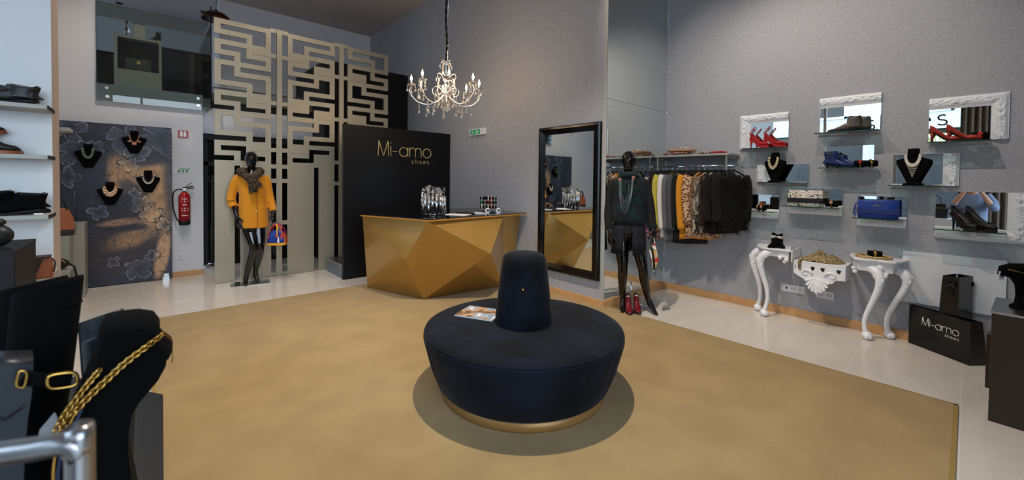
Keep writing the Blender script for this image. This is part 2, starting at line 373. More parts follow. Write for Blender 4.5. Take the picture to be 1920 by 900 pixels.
# carpet
def slab(poly, z0, z1): return MB().prism([(x, y, z0) for x, y in poly], (0, 0, z1-z0))
cp = thing('carpet', 'large rectangular gold carpet covering the middle of the pale tiled floor', 'carpet', (0, 0, 0))
slab([(.06, .03), (3.88, .03), (3.88, 5.34), (.06, 5.34)], 0.0005, .012).build('pile', 'carpet', cp)
MB().box((.04, .01, .0005), (3.90, .03, .011)).box((3.88, .01, .0005), (3.90, 5.36, .011)).box((.04, 5.34, .0005), (3.9, 5.36, .011)).box((.04, .01, .0005), (.06, 5.36, .011)).build('edge_binding', 'carpetedge', cp)

# ------------------------------------------------------------------ lettering by strokes
def glyph(ch):
    A = lambda cx, cy, r, a0, a1, ry=None: [(cx+r*math.cos(math.radians(a0+(a1-a0)*i/16)), cy+(ry or r)*math.sin(math.radians(a0+(a1-a0)*i/16))) for i in range(17)]
    G = {'M': (1.0, [[(0, 0), (.06, 1.35)], [(.06, 1.35), (.5, 0)], [(.5, 0), (.94, 1.35)], [(.94, 1.35), (1.0, 0)]]), 'i': (.0, [[(0, 0), (0, .9)], [(0, 1.15), (0, 1.22)]]),
         '-': (.45, [[(0, .45), (.45, .45)]]), 'a': (.86, [A(.43, .44, .42, 0, 360), [(.85, 0), (.85, .88)]]),
         'm': (1.2, [[(0, 0), (0, .88)], A(.3, .58, .3, 180, 0)+[(.6, 0)], A(.9, .58, .3, 180, 0)+[(1.2, 0)]]), 'o': (.88, [A(.44, .44, .44, 0, 360)]),
         's': (.6, [A(.3, .66, .25, 40, 250, .22)+A(.3, .22, .28, 80, -150, .22)]), 'h': (.65, [[(0, 0), (0, 1.3)], A(.32, .56, .32, 180, 0)+[(.64, 0)]]),
         'e': (.84, [[(.02, .46), (.84, .46)]+A(.43, .44, .42, 0, 320)]), 'F': (.7, [[(0, 0), (0, 1.2)], [(0, 1.2), (.7, 1.2)], [(0, .62), (.6, .62)]]),
         'O': (1.1, [A(.55, .6, .55, 0, 360, .6)]), 'R': (.8, [[(0, 0), (0, 1.2), (.5, 1.2)]+A(.5, .9, .3, 90, -90)+[(0, .6)], [(.4, .6), (.8, 0)]]),
         'A': (1.0, [[(0, 0), (.5, 1.2)], [(.5, 1.2), (1, 0)], [(.2, .42), (.8, .42)]])}
    return G[ch]
def lettering(txt, size, org, ux, uz, nrm, name, mt, parent=None, gap=.22, w=.035, thick=.006):
    b = MB(); x = 0; ux, uz, nrm, org = Vector(ux), Vector(uz), Vector(nrm), Vector(org)
    for ch in txt:
        adv, st = glyph(ch)
        for s_ in st:
            P = [org+ux*((x+p[0])*size)+uz*(p[1]*size)+nrm*(thick*.5) for p in s_]
            b.tube(P, w*size, 6, upv=tuple(nrm))
        x += adv+gap
    return b.build(name, mt, parent)

# ------------------------------------------------------------------ pierced metal screen
PA = ['1111111', '1000001', '1111101', '0000101', '1111111', '1000111', '1110111', '0010001', '1111111', '1010000', '1011111', '1000001']
PB = ['1111111', '1000001', '1011111', '1010000', '1111111', '1110001', '1110111', '1000111', '1111111', '0000101', '1111101', '1000001']
PC = ['1111111', '1000001', '1111101', '0000101', '1111111', '1000100', '1110111', '1110001', '1111111', '1010000', '1011111', '1000001']
U = .0667; ZT = 3.513
CA = [.71, .78, .93, 1.0, 1.07, 1.14, 1.30, 1.365]; CB = [1.58, 1.645, 1.80, 1.87, 1.94, 2.01, 2.17, 2.24]; CC = [2.445, 2.515, 2.67, 2.745, 2.815, 2.885, 3.05, 3.12]
scr = thing('pierced_screen', 'tall champagne metal screen cut with an angular maze pattern behind the mustard coat mannequin', 'screen', (0, 6.65, 0))
def cell_sheet(xs, rows, slot, nm):
    zs = [ZT-U*k for k in range(30)]; on = {}
    for k in range(29):
        r = rows[k] if k < 12 else rows[2+(k-2) % 10]
        for c in range(7): on[(k, c)] = r[c] == '1'
    zs.append(0.004)
    for c in range(7): on[(29, c)] = (c != slot)
    b = MB(); y0, y1 = 0, .03
    for (k, c), f in on.items():
        if not f: continue
        x0, x1, z1, z0 = xs[c], xs[c+1], zs[k], zs[k+1]
        b.add([(x0, y0, z0), (x1, y0, z0), (x1, y0, z1), (x0, y0, z1)], [(0, 1, 2, 3)]); b.add([(x0, y1, z0), (x1, y1, z0), (x1, y1, z1), (x0, y1, z1)], [(3, 2, 1, 0)])
        if not on.get((k, c-1)): b.add([(x0, y0, z0), (x0, y1, z0), (x0, y1, z1), (x0, y0, z1)], [(3, 2, 1, 0)])
        if not on.get((k, c+1)): b.add([(x1, y0, z0), (x1, y1, z0), (x1, y1, z1), (x1, y0, z1)], [(0, 1, 2, 3)])
        if not on.get((k-1, c)): b.add([(x0, y0, z1), (x1, y0, z1), (x1, y1, z1), (x0, y1, z1)], [(0, 1, 2, 3)])
        if not on.get((k+1, c)): b.add([(x0, y0, z0), (x1, y0, z0), (x1, y1, z0), (x0, y1, z0)], [(3, 2, 1, 0)])
    return b.build(nm, 'screen', scr)
cell_sheet(CA, PA, 2, 'pierced_panel'); cell_sheet(CB, PB, 4, 'pierced_panel'); cell_sheet(CC, PC, 4, 'pierced_panel')
for x0 in (1.438, 2.31): MB().box((x0, -.012, 0), (x0+.065, .025, 3.53)).build('post', 'screen', scr)
b = MB()
for z in (3.475, 3.12, 2.453, 1.785, 1.55, 1.345, .74, .02): MB().box((1.36, .004, z), (1.585, .026, z+.058 if z > .1 else z+.03)).build('cross_bar', 'screen', scr)
for z in (3.475, 2.98, 2.315, 1.64, 1.31, .02): MB().box((2.235, .004, z), (2.45, .026, z+.058 if z > .1 else z+.03)).build('cross_bar', 'screen', scr)
# overlay strips riveted on the panels
for x0, x1, z in ((1.14, 1.365, 3.12), (1.14, 1.365, 2.453), (1.14, 1.365, 1.785), (1.58, 1.80, 3.12), (1.58, 1.80, 2.453), (1.58, 1.80, 1.785), (2.01, 2.24, 2.98), (2.01, 2.24, 2.315), (2.445, 2.67, 2.98), (2.445, 2.67, 2.315)):
    MB().box((x0+.005, -.004, z+.003), (x1, .002, z+.055)).build('overlay_strip', 'screen', scr)


# ------------------------------------------------------------------ black sign panel, steps, counter
sp = thing('sign_panel', 'black freestanding panel with gold shop lettering behind the counter', 'sign', (0, 5.81, 0))
MB().box((2.08, 0, 0), (3.83, .06, 2.18)).build('panel', 'black', sp, bevel=.003)
lettering('Mi-amo', .164, (2.575, -.004, 1.762), (1, 0, 0), (0, 0, 1), (0, -1, 0), 'lettering', 'text', sp, gap=.20, w=.04)
lettering('shoes', .050, (3.12, -.003, 1.664), (1, 0, 0), (0, 0, 1), (0, -1, 0), 'lettering', 'text', sp, gap=.62, w=.075)
st = thing('stair', 'low grey step with ribbed steel treads beside the black panel', 'stair', (2.10, 5.9, 0))
MB().box((0, 0, 0), (.3, .68, .165)).build('riser', mat('blue_grey_step', (105, 112, 122), .4), st)
b = MB()
for k in range(5): b.box((.0+k*.062, -.005, .165), (.045+k*.062, .69, .195))
b.build('tread', 'steel', st)

ct = thing('counter', 'faceted gold lacquered sales counter with black glass top', 'counter', (0, 0, 0))
TL, TF, TR, T2 = (1.99, 4.92, .965), (2.29, 3.90, .965), (3.40, 3.93, .965), (2.985, 3.91, .965)
BL, BF, BR = (2.158, 5.166, .013), (2.453, 4.246, .013), (3.57, 4.115, .013)
V1, V2 = (2.185, 4.198, .518), (2.925, 3.595, .588)
BFL = (2.44, 4.25, .013)
bk = [(3.80, 5.05), (3.80, 4.115)]
b = MB(); vs = [TL, TF, T2, TR, BL, BF, BR, V1, V2, (3.80, 4.05, .965), (3.80, 5.05, .965), (3.80, 4.2, .013), (3.80, 5.05, .013), (2.9, 5.25, .965), (2.9, 5.25, .013)]
b.add(vs, [(0, 1, 7), (0, 7, 4), (4, 7, 5), (7, 1, 5), (1, 2, 8), (2, 3, 8), (3, 6, 8), (8, 6, 5), (1, 8, 5), (3, 9, 11, 6), (9, 10, 12, 11), (0, 4, 14, 13), (13, 14, 12, 10), (0, 13, 10, 9, 3, 2, 1), (4, 5, 6, 11, 12, 14)])
b.build('faceted_front', 'gold', ct)
TLo, TFo, TRo = (1.948, 4.877), (2.27, 3.842), (3.407, 3.895)
slab([TLo, (1.985, 4.93), (2.9, 5.27), (3.815, 5.07), (3.815, 3.93), TRo, TFo], .968, .984).build('top_edge', 'goldedge', ct)
slab([(TLo[0]+.004, TLo[1]), (1.99, 4.93), (2.9, 5.268), (3.81, 5.06), (3.81, 3.945), (TRo[0], TRo[1]+.008), (TFo[0]+.004, TFo[1]+.01)], .9845, .992).build('glass_top', 'blackglass', ct)

# ------------------------------------------------------------------ round bench
BC = (1.95, 2.03)
bn = thing('round_bench', 'round navy velvet bench with a tall cone backrest on gold carpet', 'bench', (BC[0], BC[1], .012))
MB().lathe([(.555, 0), (.56, .01), (.56, .055), (.55, .06)], n=72).build('plinth', 'bronze', bn)
b = MB(); b.lathe([(.0, .06), (.55, .06), (.572, .066), (.582, .08), (.63, .20), (.665, .33), (.676, .375), (.675, .40), (.66, .418), (.62, .428), (.4, .433), (.0, .435)], n=96)
b.build('seat', 'velvet', bn)
b = MB(); b.tube([(.665*math.cos(a), .665*math.sin(a), .412) for a in (2*PI*i/96 for i in range(96))], .0045, 6, closed=True)
a0 = -PI*.44
for a0 in (-1.35, 1.0, 2.9): b.tube([((r+.001)*math.cos(a0), (r+.001)*math.sin(a0), z) for r, z in ((.58, .08), (.63, .20), (.665, .33), (.676, .385))], .003, 6)
b.build('piping', 'velvet', bn)
cone = MB().lathe([(.19, .428), (.196, .45), (.188, .55), (.172, .70), (.158, .82), (.152, .865), (.138, .895), (.105, .912), (.05, .917), (0, .918)], n=64)
for i, v in enumerate(cone.v):   # button dimple towards the camera side
    d = (Vector(v)-Vector((-.125, -.112, .70))).length
    if d < .07: k = (1-d/.07)**2*.018; cone.v[i] = (v[0]+k*.72, v[1]+k*.69, v[2])
cn = cone.build('backrest', 'velvet', bn)
MB().sphere((-.122, -.118, .70), .010, mi=0).build('button', 'goldm', cn)

# magazine on the bench
mg = thing('magazine', 'glossy fashion magazine lying on the round velvet bench beside the cone', 'magazine', (1.825, 2.355, .4465), math.radians(-64))
b = MB().box((-.148, -.118, 0), (.148, .118, .009)); b.build('pages', 'paper', mg)
MB().box((-.148, -.118, .0092), (.148, .118, .0105)).build('cover', mat_ramp('magazine_cover_print', [(0, (60, 44, 40)), (.42, (120, 90, 70)), (.5, (205, 160, 110)), (.58, (120, 160, 190)), (.66, (225, 225, 220))], 9, .25, const=False), mg)

# ------------------------------------------------------------------ black framed mirror on the middle wall
fm = thing('framed_mirror', 'tall mirror in a wide lacquered black frame on the grey middle wall', 'mirror', (3.80, 0, 0))
y0, y1, z0, z1 = 2.762, 3.714, .295, 2.092; fwid = .095
MB().box((.02, y0+.05, z0+.05), (.024, y1-.05, z1-.05)).build('mirror_glass', 'mirror', fm)
b = MB()
prof = [(0, .038), (0, .0), (.012, -.012), (.035, -.014), (.055, -.004), (.075, .004), (fwid, .012), (fwid, .038)]
cn4 = [(y0, z0, 1, 1), (y1, z0, -1, 1), (y1, z1, -1, -1), (y0, z1, 1, -1)]
R = [[(dx, cy+sy*d, cz+sz*d) for d, dx in prof] for cy, cz, sy, sz in cn4+[cn4[0]]]
b.rings(R, cap=False, smooth=False); b.build('frame', 'frameblack', fm)

# ------------------------------------------------------------------ generic builders
def pillow(b, outline, depth, edge=.2, n=6, mi=None):      # outline in (x,z), thickness along y, rounded rim
    cx = sum(p[0] for p in outline)/len(outline); cz = sum(p[1] for p in outline)/len(outline); R = []
    for i in range(n+1):
        t = -1+2*i/n; k = 1-edge*(1-math.sqrt(max(0, 1-t*t)))
        R.append([(cx+(x-cx)*k, t*depth/2, cz+(z-cz)*k) for x, z in outline])
    return b.rings(R, mi=mi)
def fur(b, pts_n, ln, w=.004, n=400, down=.6, mi=None):     # short tufts: pts_n = function giving (point, normal)
    for _ in range(n):
        p, nr = pts_n(); p, nr = Vector(p), Vector(nr)
        d = (nr*(1-down*.5)+Vector((rnd.uniform(-.5, .5), rnd.uniform(-.5, .5), -down+rnd.uniform(-.3, .3)))).normalized()*ln*rnd.uniform(.6, 1.2)
        s_ = d.cross(Vector((rnd.random()-.5, rnd.random()-.5, rnd.random()-.5))).normalized()*w
        b.add([p-s_, p+s_, p+d], [(0, 1, 2)], False, mi)
def smooth01(t): t = max(0, min(1, t)); return t*t*(3-2*t)
def shoe_parts(root, L, wd, heel, shaft, top, point=.25, solem='blackmat', heelr=.012, block=False, ox=0, oy=0, rz=0, cuff=None, slim=1.0, platform=0, lining='blackmat', remesh=.004, nm=''):
    """boot or closed shoe; heel at the origin, toe towards +x"""
    Mx = Matrix.Translation((ox, oy, 0)) @ Matrix.Rotation(rz, 4, 'Z')
    zb = lambda t: heel*(1-smooth01(t/.66))+platform+.006
    wt = lambda t: wd*(.66+.34*smooth01((t-.25)/.4))*(1 if t < .72 else max(point if t > .99 else 0, math.sqrt(max(0, 1-((t-.72)/.30)**2))*(1-(t-.72)*(1-point)*1.2)))*.5
    if top == 'low': zt = lambda t: zb(t)+.055+(.028*math.sin(PI*min(1, t/.55))) if t < .5 else zb(t)+.055*(1-(t-.5)/.5)**.8+.022
    else: zt = lambda t: zb(t)+(.075 if t < .3 else .022+.053*(1-smooth01((t-.3)/.62)))
    ts = [0, .02, .06, .12, .2, .3, .4, .5, .6, .7, .78, .86, .92, .96, .985, 1.0]
    b = MB(); R = []
    for t in ts:
        k = 1 if t > .05 else .6+8*t
        w = max(wt(t)*k, .004); z0, z1 = zb(t), zt(t); z1 = z0+(z1-z0)*(1 if t < .93 else max(.35, 1-(t-.93)*8))
        R.append([(t*L, w*math.copysign(abs(math.cos(a))**.7, math.cos(a)), z0+(z1-z0)*(.5+.5*math.copysign(abs(math.sin(a))**.8, math.sin(a)))) for a in (2*PI*j/16 for j in range(16))])
    b.rings(R)
    if shaft:
        R = []; z0 = heel+platform+.02
        for k in range(9):
            t = k/8; z = z0+(shaft-z0)*t
            rx = L*(.30-.10*smooth01(t*2.5))*slim*(1+.10*max(0, t-.5)); ry = wd*.40*(1+.12*max(0, t-.4))
            cx = L*(.24-.05*t)
            R.append([(cx+rx*math.cos(a), ry*math.sin(a), z+(.012*math.cos(2*a) if k == 8 else 0)) for a in (2*PI*j/20 for j in range(20))])
        b.rings(R)
    b.xf(Mx); up = b.build('upper', root_mat[0], root, remesh=remesh)
    s_ = MB(); R = []
    for t in ts:
        k = 1 if t > .05 else .6+8*t
        w = max(wt(t)*k*1.06, .004); z0 = zb(t)-platform-.006; z1 = zb(t)+.004
        R.append([(t*L*1.01-.002, -w, z0), (t*L*1.01-.002, w, z0), (t*L*1.01-.002, w, z1), (t*L*1.01-.002, -w, z1)])
    s_.rings(R, smooth=False).xf(Mx).build('sole', solem, root)
    if heel > .008:
        hb = MB(); hr = wd*.32 if block else heelr; topx = L*.11
        hb.tube([(topx*.75, 0, 0), (topx*.8, 0, heel*.5), (topx, 0, heel+.008)], [hr, hr*1.05, wd*.30], 12); hb.xf(Mx).build('heel', solem, root)
    if shaft:
        t = 1; rx = L*.20*slim*1.05*.86; ry = wd*.40*1.07*.84
        MB().rings([[(L*.19+rx*math.cos(a), ry*math.sin(a), shaft+.0015+.012*math.cos(2*a)) for a in (2*PI*j/20 for j in range(20))], [(L*.19+rx*.9*math.cos(a), ry*.9*math.sin(a), shaft+.002+.012*math.cos(2*a)) for a in (2*PI*j/20 for j in range(20))]]).xf(Mx).build('lining', lining, root)
    if cuff:
        rx = L*.21*slim; ry = wd*.44
        MB().rings([[(L*.195+rx*math.cos(a), ry*math.sin(a), z+.008*math.cos(2*a)) for a in (2*PI*j/20 for j in range(20))] for z in (shaft-.022, shaft-.004)], cap=False).xf(Mx).build('cuff', cuff, root, solid=.003)
    return up
root_mat = ['blacklthr']
def boot(name, label, cat, loc, rz, mt, L=.27, wd=.09, heel=.02, shaft=.14, group=None, **k):
    r = thing(name, label, cat, loc, rz, group); root_mat[0] = mt
    shoe_parts(r, L, wd, heel, shaft, k.pop('top', 'boot'), **k); return r
def pump(name, label, loc, rz, mt, L=.235, wd=.078, heel=.09, inner='cream', group=None, point=.2, platform=0, solem='blackmat', strap=0):
    r = thing(name, label, 'shoe', loc, rz, group)
    zb = lambda t: heel*(1-smooth01(t/.68))+.004+platform
    wt = lambda t: .5*wd*(.62+.38*smooth01((t-.2)/.45))*(1 if t < .7 else math.sqrt(max(.004, 1-((t-.7)/.305)**2))*(1-(t-.7)*(1-point)))
    ts = [0, .03, .08, .15, .25, .35, .45, .55, .62, .68, .74, .8, .87, .93, .97, .995]; R = []
    for t in ts:
        op = 1-smooth01((t-.58)/.14); w = max(wt(t)*(1 if t > .04 else .55+11*t), .003); z0 = zb(t)
        ht = (.055-.022*smooth01(t/.35)) if t < .6 else .033+.008*smooth01((t-.6)/.1)
        ht *= (1 if t < .85 else max(.45, 1-(t-.85)*3))
        row = []
        for j in range(13):
            u = -1+2*j/12; a = -PI/2+u*PI*.5*(1+ (1-op))      # open: half turn, closed: full turn
            yy = w*math.cos(a+0) if False else w*math.sin(u*PI*(.5+.5*(1-op))) if op < .999 else w*math.copysign(min(1, abs(math.sin(u*PI/2))*1.02), u)
            zz = z0+ht*(.5-.5*math.cos(u*PI*(1 if op < .5 else .62+.38*(1-op)))) if op < .999 else z0+ht*max(0, (abs(u)-.45)/.55)**.8
            if op < .999 and op > 0: zz2 = z0+ht*max(0, (abs(u)-.45)/.55)**.8; zz = zz2*op+(1-op)*(z0+ht*(.5-.5*math.cos(u*PI))); yy = w*math.copysign(min(1, abs(math.sin(u*PI/2))*1.02), u)*op+(1-op)*w*math.sin(u*PI)
            row.append((t*L, yy, zz))
        R.append(row)
    b = MB(); b.rings(R, closed=False, cap=False)
    hbk = R[0]; b.add(hbk, [tuple(range(13))])
    b.build('upper', mt, r, solid=.0022)
    MB().grid(lambda u, v: (L*(.04+.62*u), (v-.5)*1.5*wt(.04+.62*u), zb(.04+.62*u)+.003), 14, 2).build('insole', inner, r)
    s_ = MB(); s_.rings([[(t*L, -wt(t)*.95, zb(t)-.004-platform), (t*L, wt(t)*.95, zb(t)-.004-platform), (t*L, wt(t)*.95, zb(t)+.001), (t*L, -wt(t)*.95, zb(t)+.001)] for t in ts], smooth=False); s_.build('sole', solem, r)
    MB().tube([(L*.055, 0, 0), (L*.05, 0, heel*.5), (L*.09, 0, heel+.006)], [.006, .007, wd*.27], 10).build('heel', mt, r)
    if strap:
        for q in range(strap):
            x0 = L*(.05+.08*q); MB().tube([(x0+.05*abs(math.sin(a))*0+.01*math.sin(a), wd*.33*math.cos(a), zb(0)+.055+.02*q+.028*max(0, math.sin(a))) for a in (2*PI*i/20 for i in range(20))], .0045, 6, closed=True).build('strap', mt, r)
    return r

# jewellery bust, bracelets
BUST = [(-.17, 1), (0, 1.02), (.17, 1), (.17, .84), (.24, .78), (.5, .72), (.5, .62), (.36, .38), (.2, .1), (.15, .05), (-.15, .05), (-.2, .1), (-.36, .38), (-.5, .62), (-.5, .72), (-.24, .78), (-.17, .84)]
def bust(label, loc, rz, w, h, d=.07, foot=True, group='velvet necklace busts', mt='suede'):
    r = thing('necklace_bust', label, 'jewellery bust', loc, rz, group)
    b = MB(); pillow(b, [(x*w, z*h) for x, z in BUST], d*.6, .15)
    b.build('torso', mt, r)
    b = MB(); b.lathe([(.17*w, .80*h), (.18*w, .9*h), (.17*w, 1.03*h), (.1*w, 1.035*h)], (0, -.004, 0), 16, sy=d*.62/(.36*w)); b.build('neck', mt, r)
    if foot: MB().lathe([(.30*w, 0), (.31*w, .012), (.12*w, .03), (.1*w, .08*h)], n=20, sy=.8).build('foot', mt, r)
    return r
def necklace(name, label, loc, rz, w, h, d, kind):
    r = thing(name, label, 'necklace', loc, rz, 'statement necklaces')
    y = -d*.36
    U_ = [(w*.19*math.cos(a), y-.010*abs(math.sin(a)), h*(.88-kind.get('drop', .34)*max(0, -math.sin(a)) ** .9)) for a in (PI+PI*i/24 for i in range(25))]
    if kind.get('tube'): MB().tube(U_, kind['tube'], 8).build('collar', kind['mat'], r)
    for q in range(kind.get('rows', 1)):
        for i in range(1, 24, kind.get('step', 1)):
            p = Vector(U_[i]); f = abs(math.sin(PI*i/24)); k = 1+q*.2*f
            c = (p.x*(1+q*.22), p.y-.003, h*.88-(h*.88-p.z)*(1+q*.16))
            b = MB(); b.sphere(c, kind['r']*(1 if not kind.get('grow') else .5+f), 8, 5, sc=(1, .6, kind.get('el', 1)))
            b.build('bead', kind['mats'][(i+q) % len(kind['mats'])], r)
    for (x, z, rr, mt) in kind.get('pend', []):
        MB().sphere((x*w, y-.012, z*h), rr, 12, 6, sc=(1.3, .5, .9)).build('pendant', mt, r)
    if kind.get('bib'):
        b = MB(); n = 9
        for i in range(n):
            for j in range(n-i):
                x = (-(n-i-1)/2+j)*w*.042; b.sphere((x, y-.006, h*(.60-.045*i)), .0042, 6, 4)
        b.build('bib', kind['bib'], r)
    return r
def bracelet_stand(label, loc, rz, mts, n=1):
    r = thing('bracelet_pillow', label, 'bracelet stand', loc, rz, 'bracelet pillows')
    b = MB(); b.rings([[(x, .032*math.cos(a), .036+.03*math.sin(a)) for a in (2*PI*j/16 for j in range(16))] for x in (-.05, -.045, .045, .05)], smooth=True); b.build('pillow', 'suede', r)
    for k in range(n):
        x = 0 if n == 1 else -.025+.05*k
        MB().tube([(x, .036*math.cos(a), .037+.034*math.sin(a)) for a in (2*PI*j/24 for j in range(24))], .006, 6, closed=True).build('bracelet', mts[k % len(mts)], r)
        MB().sphere((x, -.036, .05), .016, 12, 6, sc=(1, .5, 1)).build('clasp', mts[(k+1) % len(mts)], r)
    return r

# ------------------------------------------------------------------ left wall: printed portrait panel
def lerp(a, b, t): return tuple(x+(y-x)*t for x, y in zip(a, b))
def sd_ell(u, v, cx, cy, rx, ry, rot=0):
    c, s_ = math.cos(rot), math.sin(rot); x, y = u-cx, v-cy; x, y = x*c+y*s_, -x*s_+y*c
    return math.sqrt((x/rx)**2+(y/ry)**2)
flowers = [(.10, .05, .13), (.15, .19, .14), (.30, .15, .08), (.56, .10, .16), (.66, .17, .11), (.90, .08, .20), (.60, .25, .08), (.08, .33, .10), (.64, .43, .06), (.70, .50, .10), (.78, .57, .10), (.33, .55, .08), (.68, .92, .13), (.93, .64, .08), (.10, .62, .07), (.80, .84, .06), (.45, .86, .06)]
def poster_col(u, v):      # u to the right, v downwards, both 0..1
    from mathutils import noise
    n1 = noise.noise((u*3, v*5, 1)); n2 = noise.noise((u*9, v*14, 5)); n3 = noise.noise((u*70, v*130, 9))
    soft = lambda cx, cy, rx, ry, rot=0, k=.45: 1-smooth01((sd_ell(u, v, cx, cy, rx, ry, rot)-(1-k))/(2*k))
    c = lerp((24, 28, 42), (48, 54, 74), .5+n1*.7)
    c = lerp(c, (66, 50, 42), .5*soft(.40, .80, .45, .14))
    f = max(soft(.64, .30, .26, .17, .1), soft(.82, .44, .20, .26, .15), .95*soft(.52, .36, .11, .12, .2, .3))
    f *= smooth01((u-.37)/.05)*smooth01((v-.14)/.10)
    f *= 1-.85*soft(.80, .20, .24, .055, -.12)             # eye socket in shadow
    f *= 1-.75*soft(.60, .40, .11, .045, .30)              # nostril wing
    f *= 1-.85*soft(.50, .48, .26, .055, .02)              # shade under the nose
    f *= 1-.6*soft(.99, .34, .07, .20)
    f = max(f, .55*soft(.84, .60, .16, .12, .2))
    f = max(f, .70*soft(.62, .715, .24, .055, -.16))       # chin
    c = lerp(c, (196, 150, 100), min(1, f*(.9+.35*n2)))
    c = lerp(c, (34, 29, 40), .92*soft(.50, .575, .24, .045, -.12, .3)); c = lerp(c, (34, 29, 40), .8*soft(.50, .64, .24, .030, .03, .3))
    c = lerp(c, lerp((120, 82, 70), (200, 158, 128), .5+n2), .85*soft(.52, .612, .20, .022, -.06, .35))
    c = lerp(c, (206, 162, 122), .9*soft(.90, .84, .07, .17, .32, .3))
    for fx, fy, fr in flowers:
        dx, dy = (u-fx)*.82, (v-fy)*1.55; w = noise.noise((u*12, v*18, fx*7)); d = math.hypot(dx, dy)*(1+.35*w)
        if d > fr*1.1: continue
        a = math.atan2(dy, dx)+fx*9; pet = fr*(.48+.46*abs(math.cos(a*2+d*16+fx*5)))
        if d < pet:
            rim = smooth01((d-pet+.016)/.010); vein = .5+.5*math.sin(a*40+d*190+6*w); k = .06+.45*vein*smooth01(d/fr*1.6)*(1 if n2 > -.25 else .3)+.55*rim
            c = lerp(c, (150, 154, 172) if f < .35 else (206, 190, 168), min(.8, k*.8))
        elif d < pet+.012: c = lerp(c, (14, 16, 26), .6)
    q2 = noise.noise((u*12, v*20, 4)); q3 = noise.noise((u*18+3, v*28, 8))
    if abs(q2) < .035: c = lerp(c, (18, 20, 32), .45)
    if abs(q3-.18) < .022: c = lerp(c, (128, 128, 140), .28)
    return tuple(max(0, min(255, x*(1+.10*n3)*1.06)) for x in c)
ps = thing('poster_panel', 'large dark floral portrait panel leaning at the white wall behind the grey display blocks', 'poster', (0, 7.36, 0))
PX0, PX1, PZ0, PZ1 = -1.20, .305, .012, 2.085
MB().box((PX0, .004, PZ0), (PX1, .03, PZ1)).build('board', 'dark', ps)
nu, nv = 230, 300; b = MB()
b.grid(lambda u, v: (PX0+(PX1-PX0)*u, 0, PZ1+(PZ0-PZ1)*v), nu, nv, smooth=False)
po = b.build('printed_face', 'dark', ps)
at = po.data.color_attributes.new('print', 'FLOAT_COLOR', 'POINT')
cols = []
for v_ in po.data.vertices:
    u = (v_.co.x-(-.76))/(.305+.76); v = (PZ1-v_.co.z)/(PZ1-PZ0); c = lin(poster_col(u, v)); cols += [c[0], c[1], c[2], 1]
at.data.foreach_set('color', cols)
pm = bpy.data.materials.new('printed_portrait'); pm.use_nodes = True; nt = pm.node_tree
ca = nt.nodes.new('ShaderNodeAttribute'); ca.attribute_name = 'print'; nt.links.new(ca.outputs['Color'], nt.nodes['Principled BSDF'].inputs['Base Color']); nt.nodes['Principled BSDF'].inputs['Roughness'].default_value = .45
po.data.materials.clear(); po.data.materials.append(pm)
MB().box((.20, -.05, 0), (.27, .03, .05)).box((.215, -.04, .05), (.265, -.005, .09)).build('foot_bracket', 'steel', ps)
JK = {'w': .24, 'h': .30}
for i, (x, z, lab, nl, kd) in enumerate([
    (-.497, 1.50, 'black velvet bust at the left of the portrait panel', 'chunky green and gold link necklace on the panel bust furthest left', dict(r=.016, mats=['goldm', 'green'], step=2, mat='goldm', tube=.006, drop=.42)),
    (-.074, 1.70, 'black velvet bust highest on the portrait panel', 'gold and pink pendant necklace on the highest panel bust', dict(r=.007, mats=['goldm', 'rose'], step=1, mat='goldm', tube=.004, drop=.36, pend=[(0, .46, .02, 'rose'), (-.2, .56, .013, 'rose'), (.2, .56, .013, 'rose')])),
    (-.304, 1.03, 'black velvet bust lowest on the portrait panel', 'gold bib necklace with clustered stones on the lowest panel bust', dict(r=.011, mats=['goldm', 'rose', 'pearl'], step=1, rows=3, mat='goldm', tube=.006, drop=.32, grow=1)),
    (.06, 1.185, 'black velvet bust at the right of the portrait panel, by the cheek', 'white ring disc necklace on the right panel bust', dict(r=.012, mats=['pearl', 'browndark'], step=2, rows=2, mat='pearl', tube=.003, drop=.36))]):
    bust(lab, (x, 7.325, z), 0, JK['w'], JK['h'], .07, False)
    necklace('necklace', nl, (x, 7.325, z), 0, JK['w'], JK['h'], .08, kd)
# fire extinguisher and signs
fe = thing('fire_extinguisher', 'red fire extinguisher hung on the white wall beside the portrait panel', 'fire extinguisher', (.44, 7.37, .72))
MB().lathe([(.02, .015), (.058, .02), (.066, .04), (.068, .08)], n=24).build('base_ring', 'blackmat', fe)
MB().lathe([(.066, .07), (.067, .40), (.06, .44), (.035, .475), (.02, .49)], n=28).build('cylinder', 'red', fe)
b = MB()
for z, w_ in ((.38, .07), (.345, .09), (.30, .05), (.25, .08), (.22, .08), (.15, .07)):
    b.add([((.0685)*math.sin(a), -(.0685)*math.cos(a), zz) for zz in (z, z+.012) for a in (-w_/.14, 0, w_/.14)], [(0, 1, 4, 3), (1, 2, 5, 4)])
b.build('print', 'textw', fe)
MB().cyl((0, 0, .48), (0, 0, .52), .016).box((-.02, -.012, .51), (.02, .012, .53)).build('valve', 'steel', fe)
MB().tube([(-.02, 0, .54), (.03, 0, .55), (.10, 0, .565)], .007, 6).tube([(0, 0, .515), (.05, 0, .535), (.11, 0, .535)], .007, 6).tube([(0, 0, .54), (.05, .0, .59), (.09, 0, .61)], .004, 6).build('handle', 'blackmat', fe)
MB().tube(spline([(-.015, 0, .515), (-.07, -.01, .52), (-.12, -.01, .47), (-.125, -.01, .30), (-.09, -.01, .12), (-.06, -.02, .07)]), .008, 8).build('hose', 'blackmat', fe)
def sign(name, label, loc, rz, w, h, mt, parts, cat='sign'):
    r = thing(name, label, cat, loc, rz); MB().box((-w/2, -.004, -h/2), (w/2, 0, h/2)).build('plate', mt, r)
    for nm, m_, f in parts: f(MB()).build(nm, m_, r)
    return r
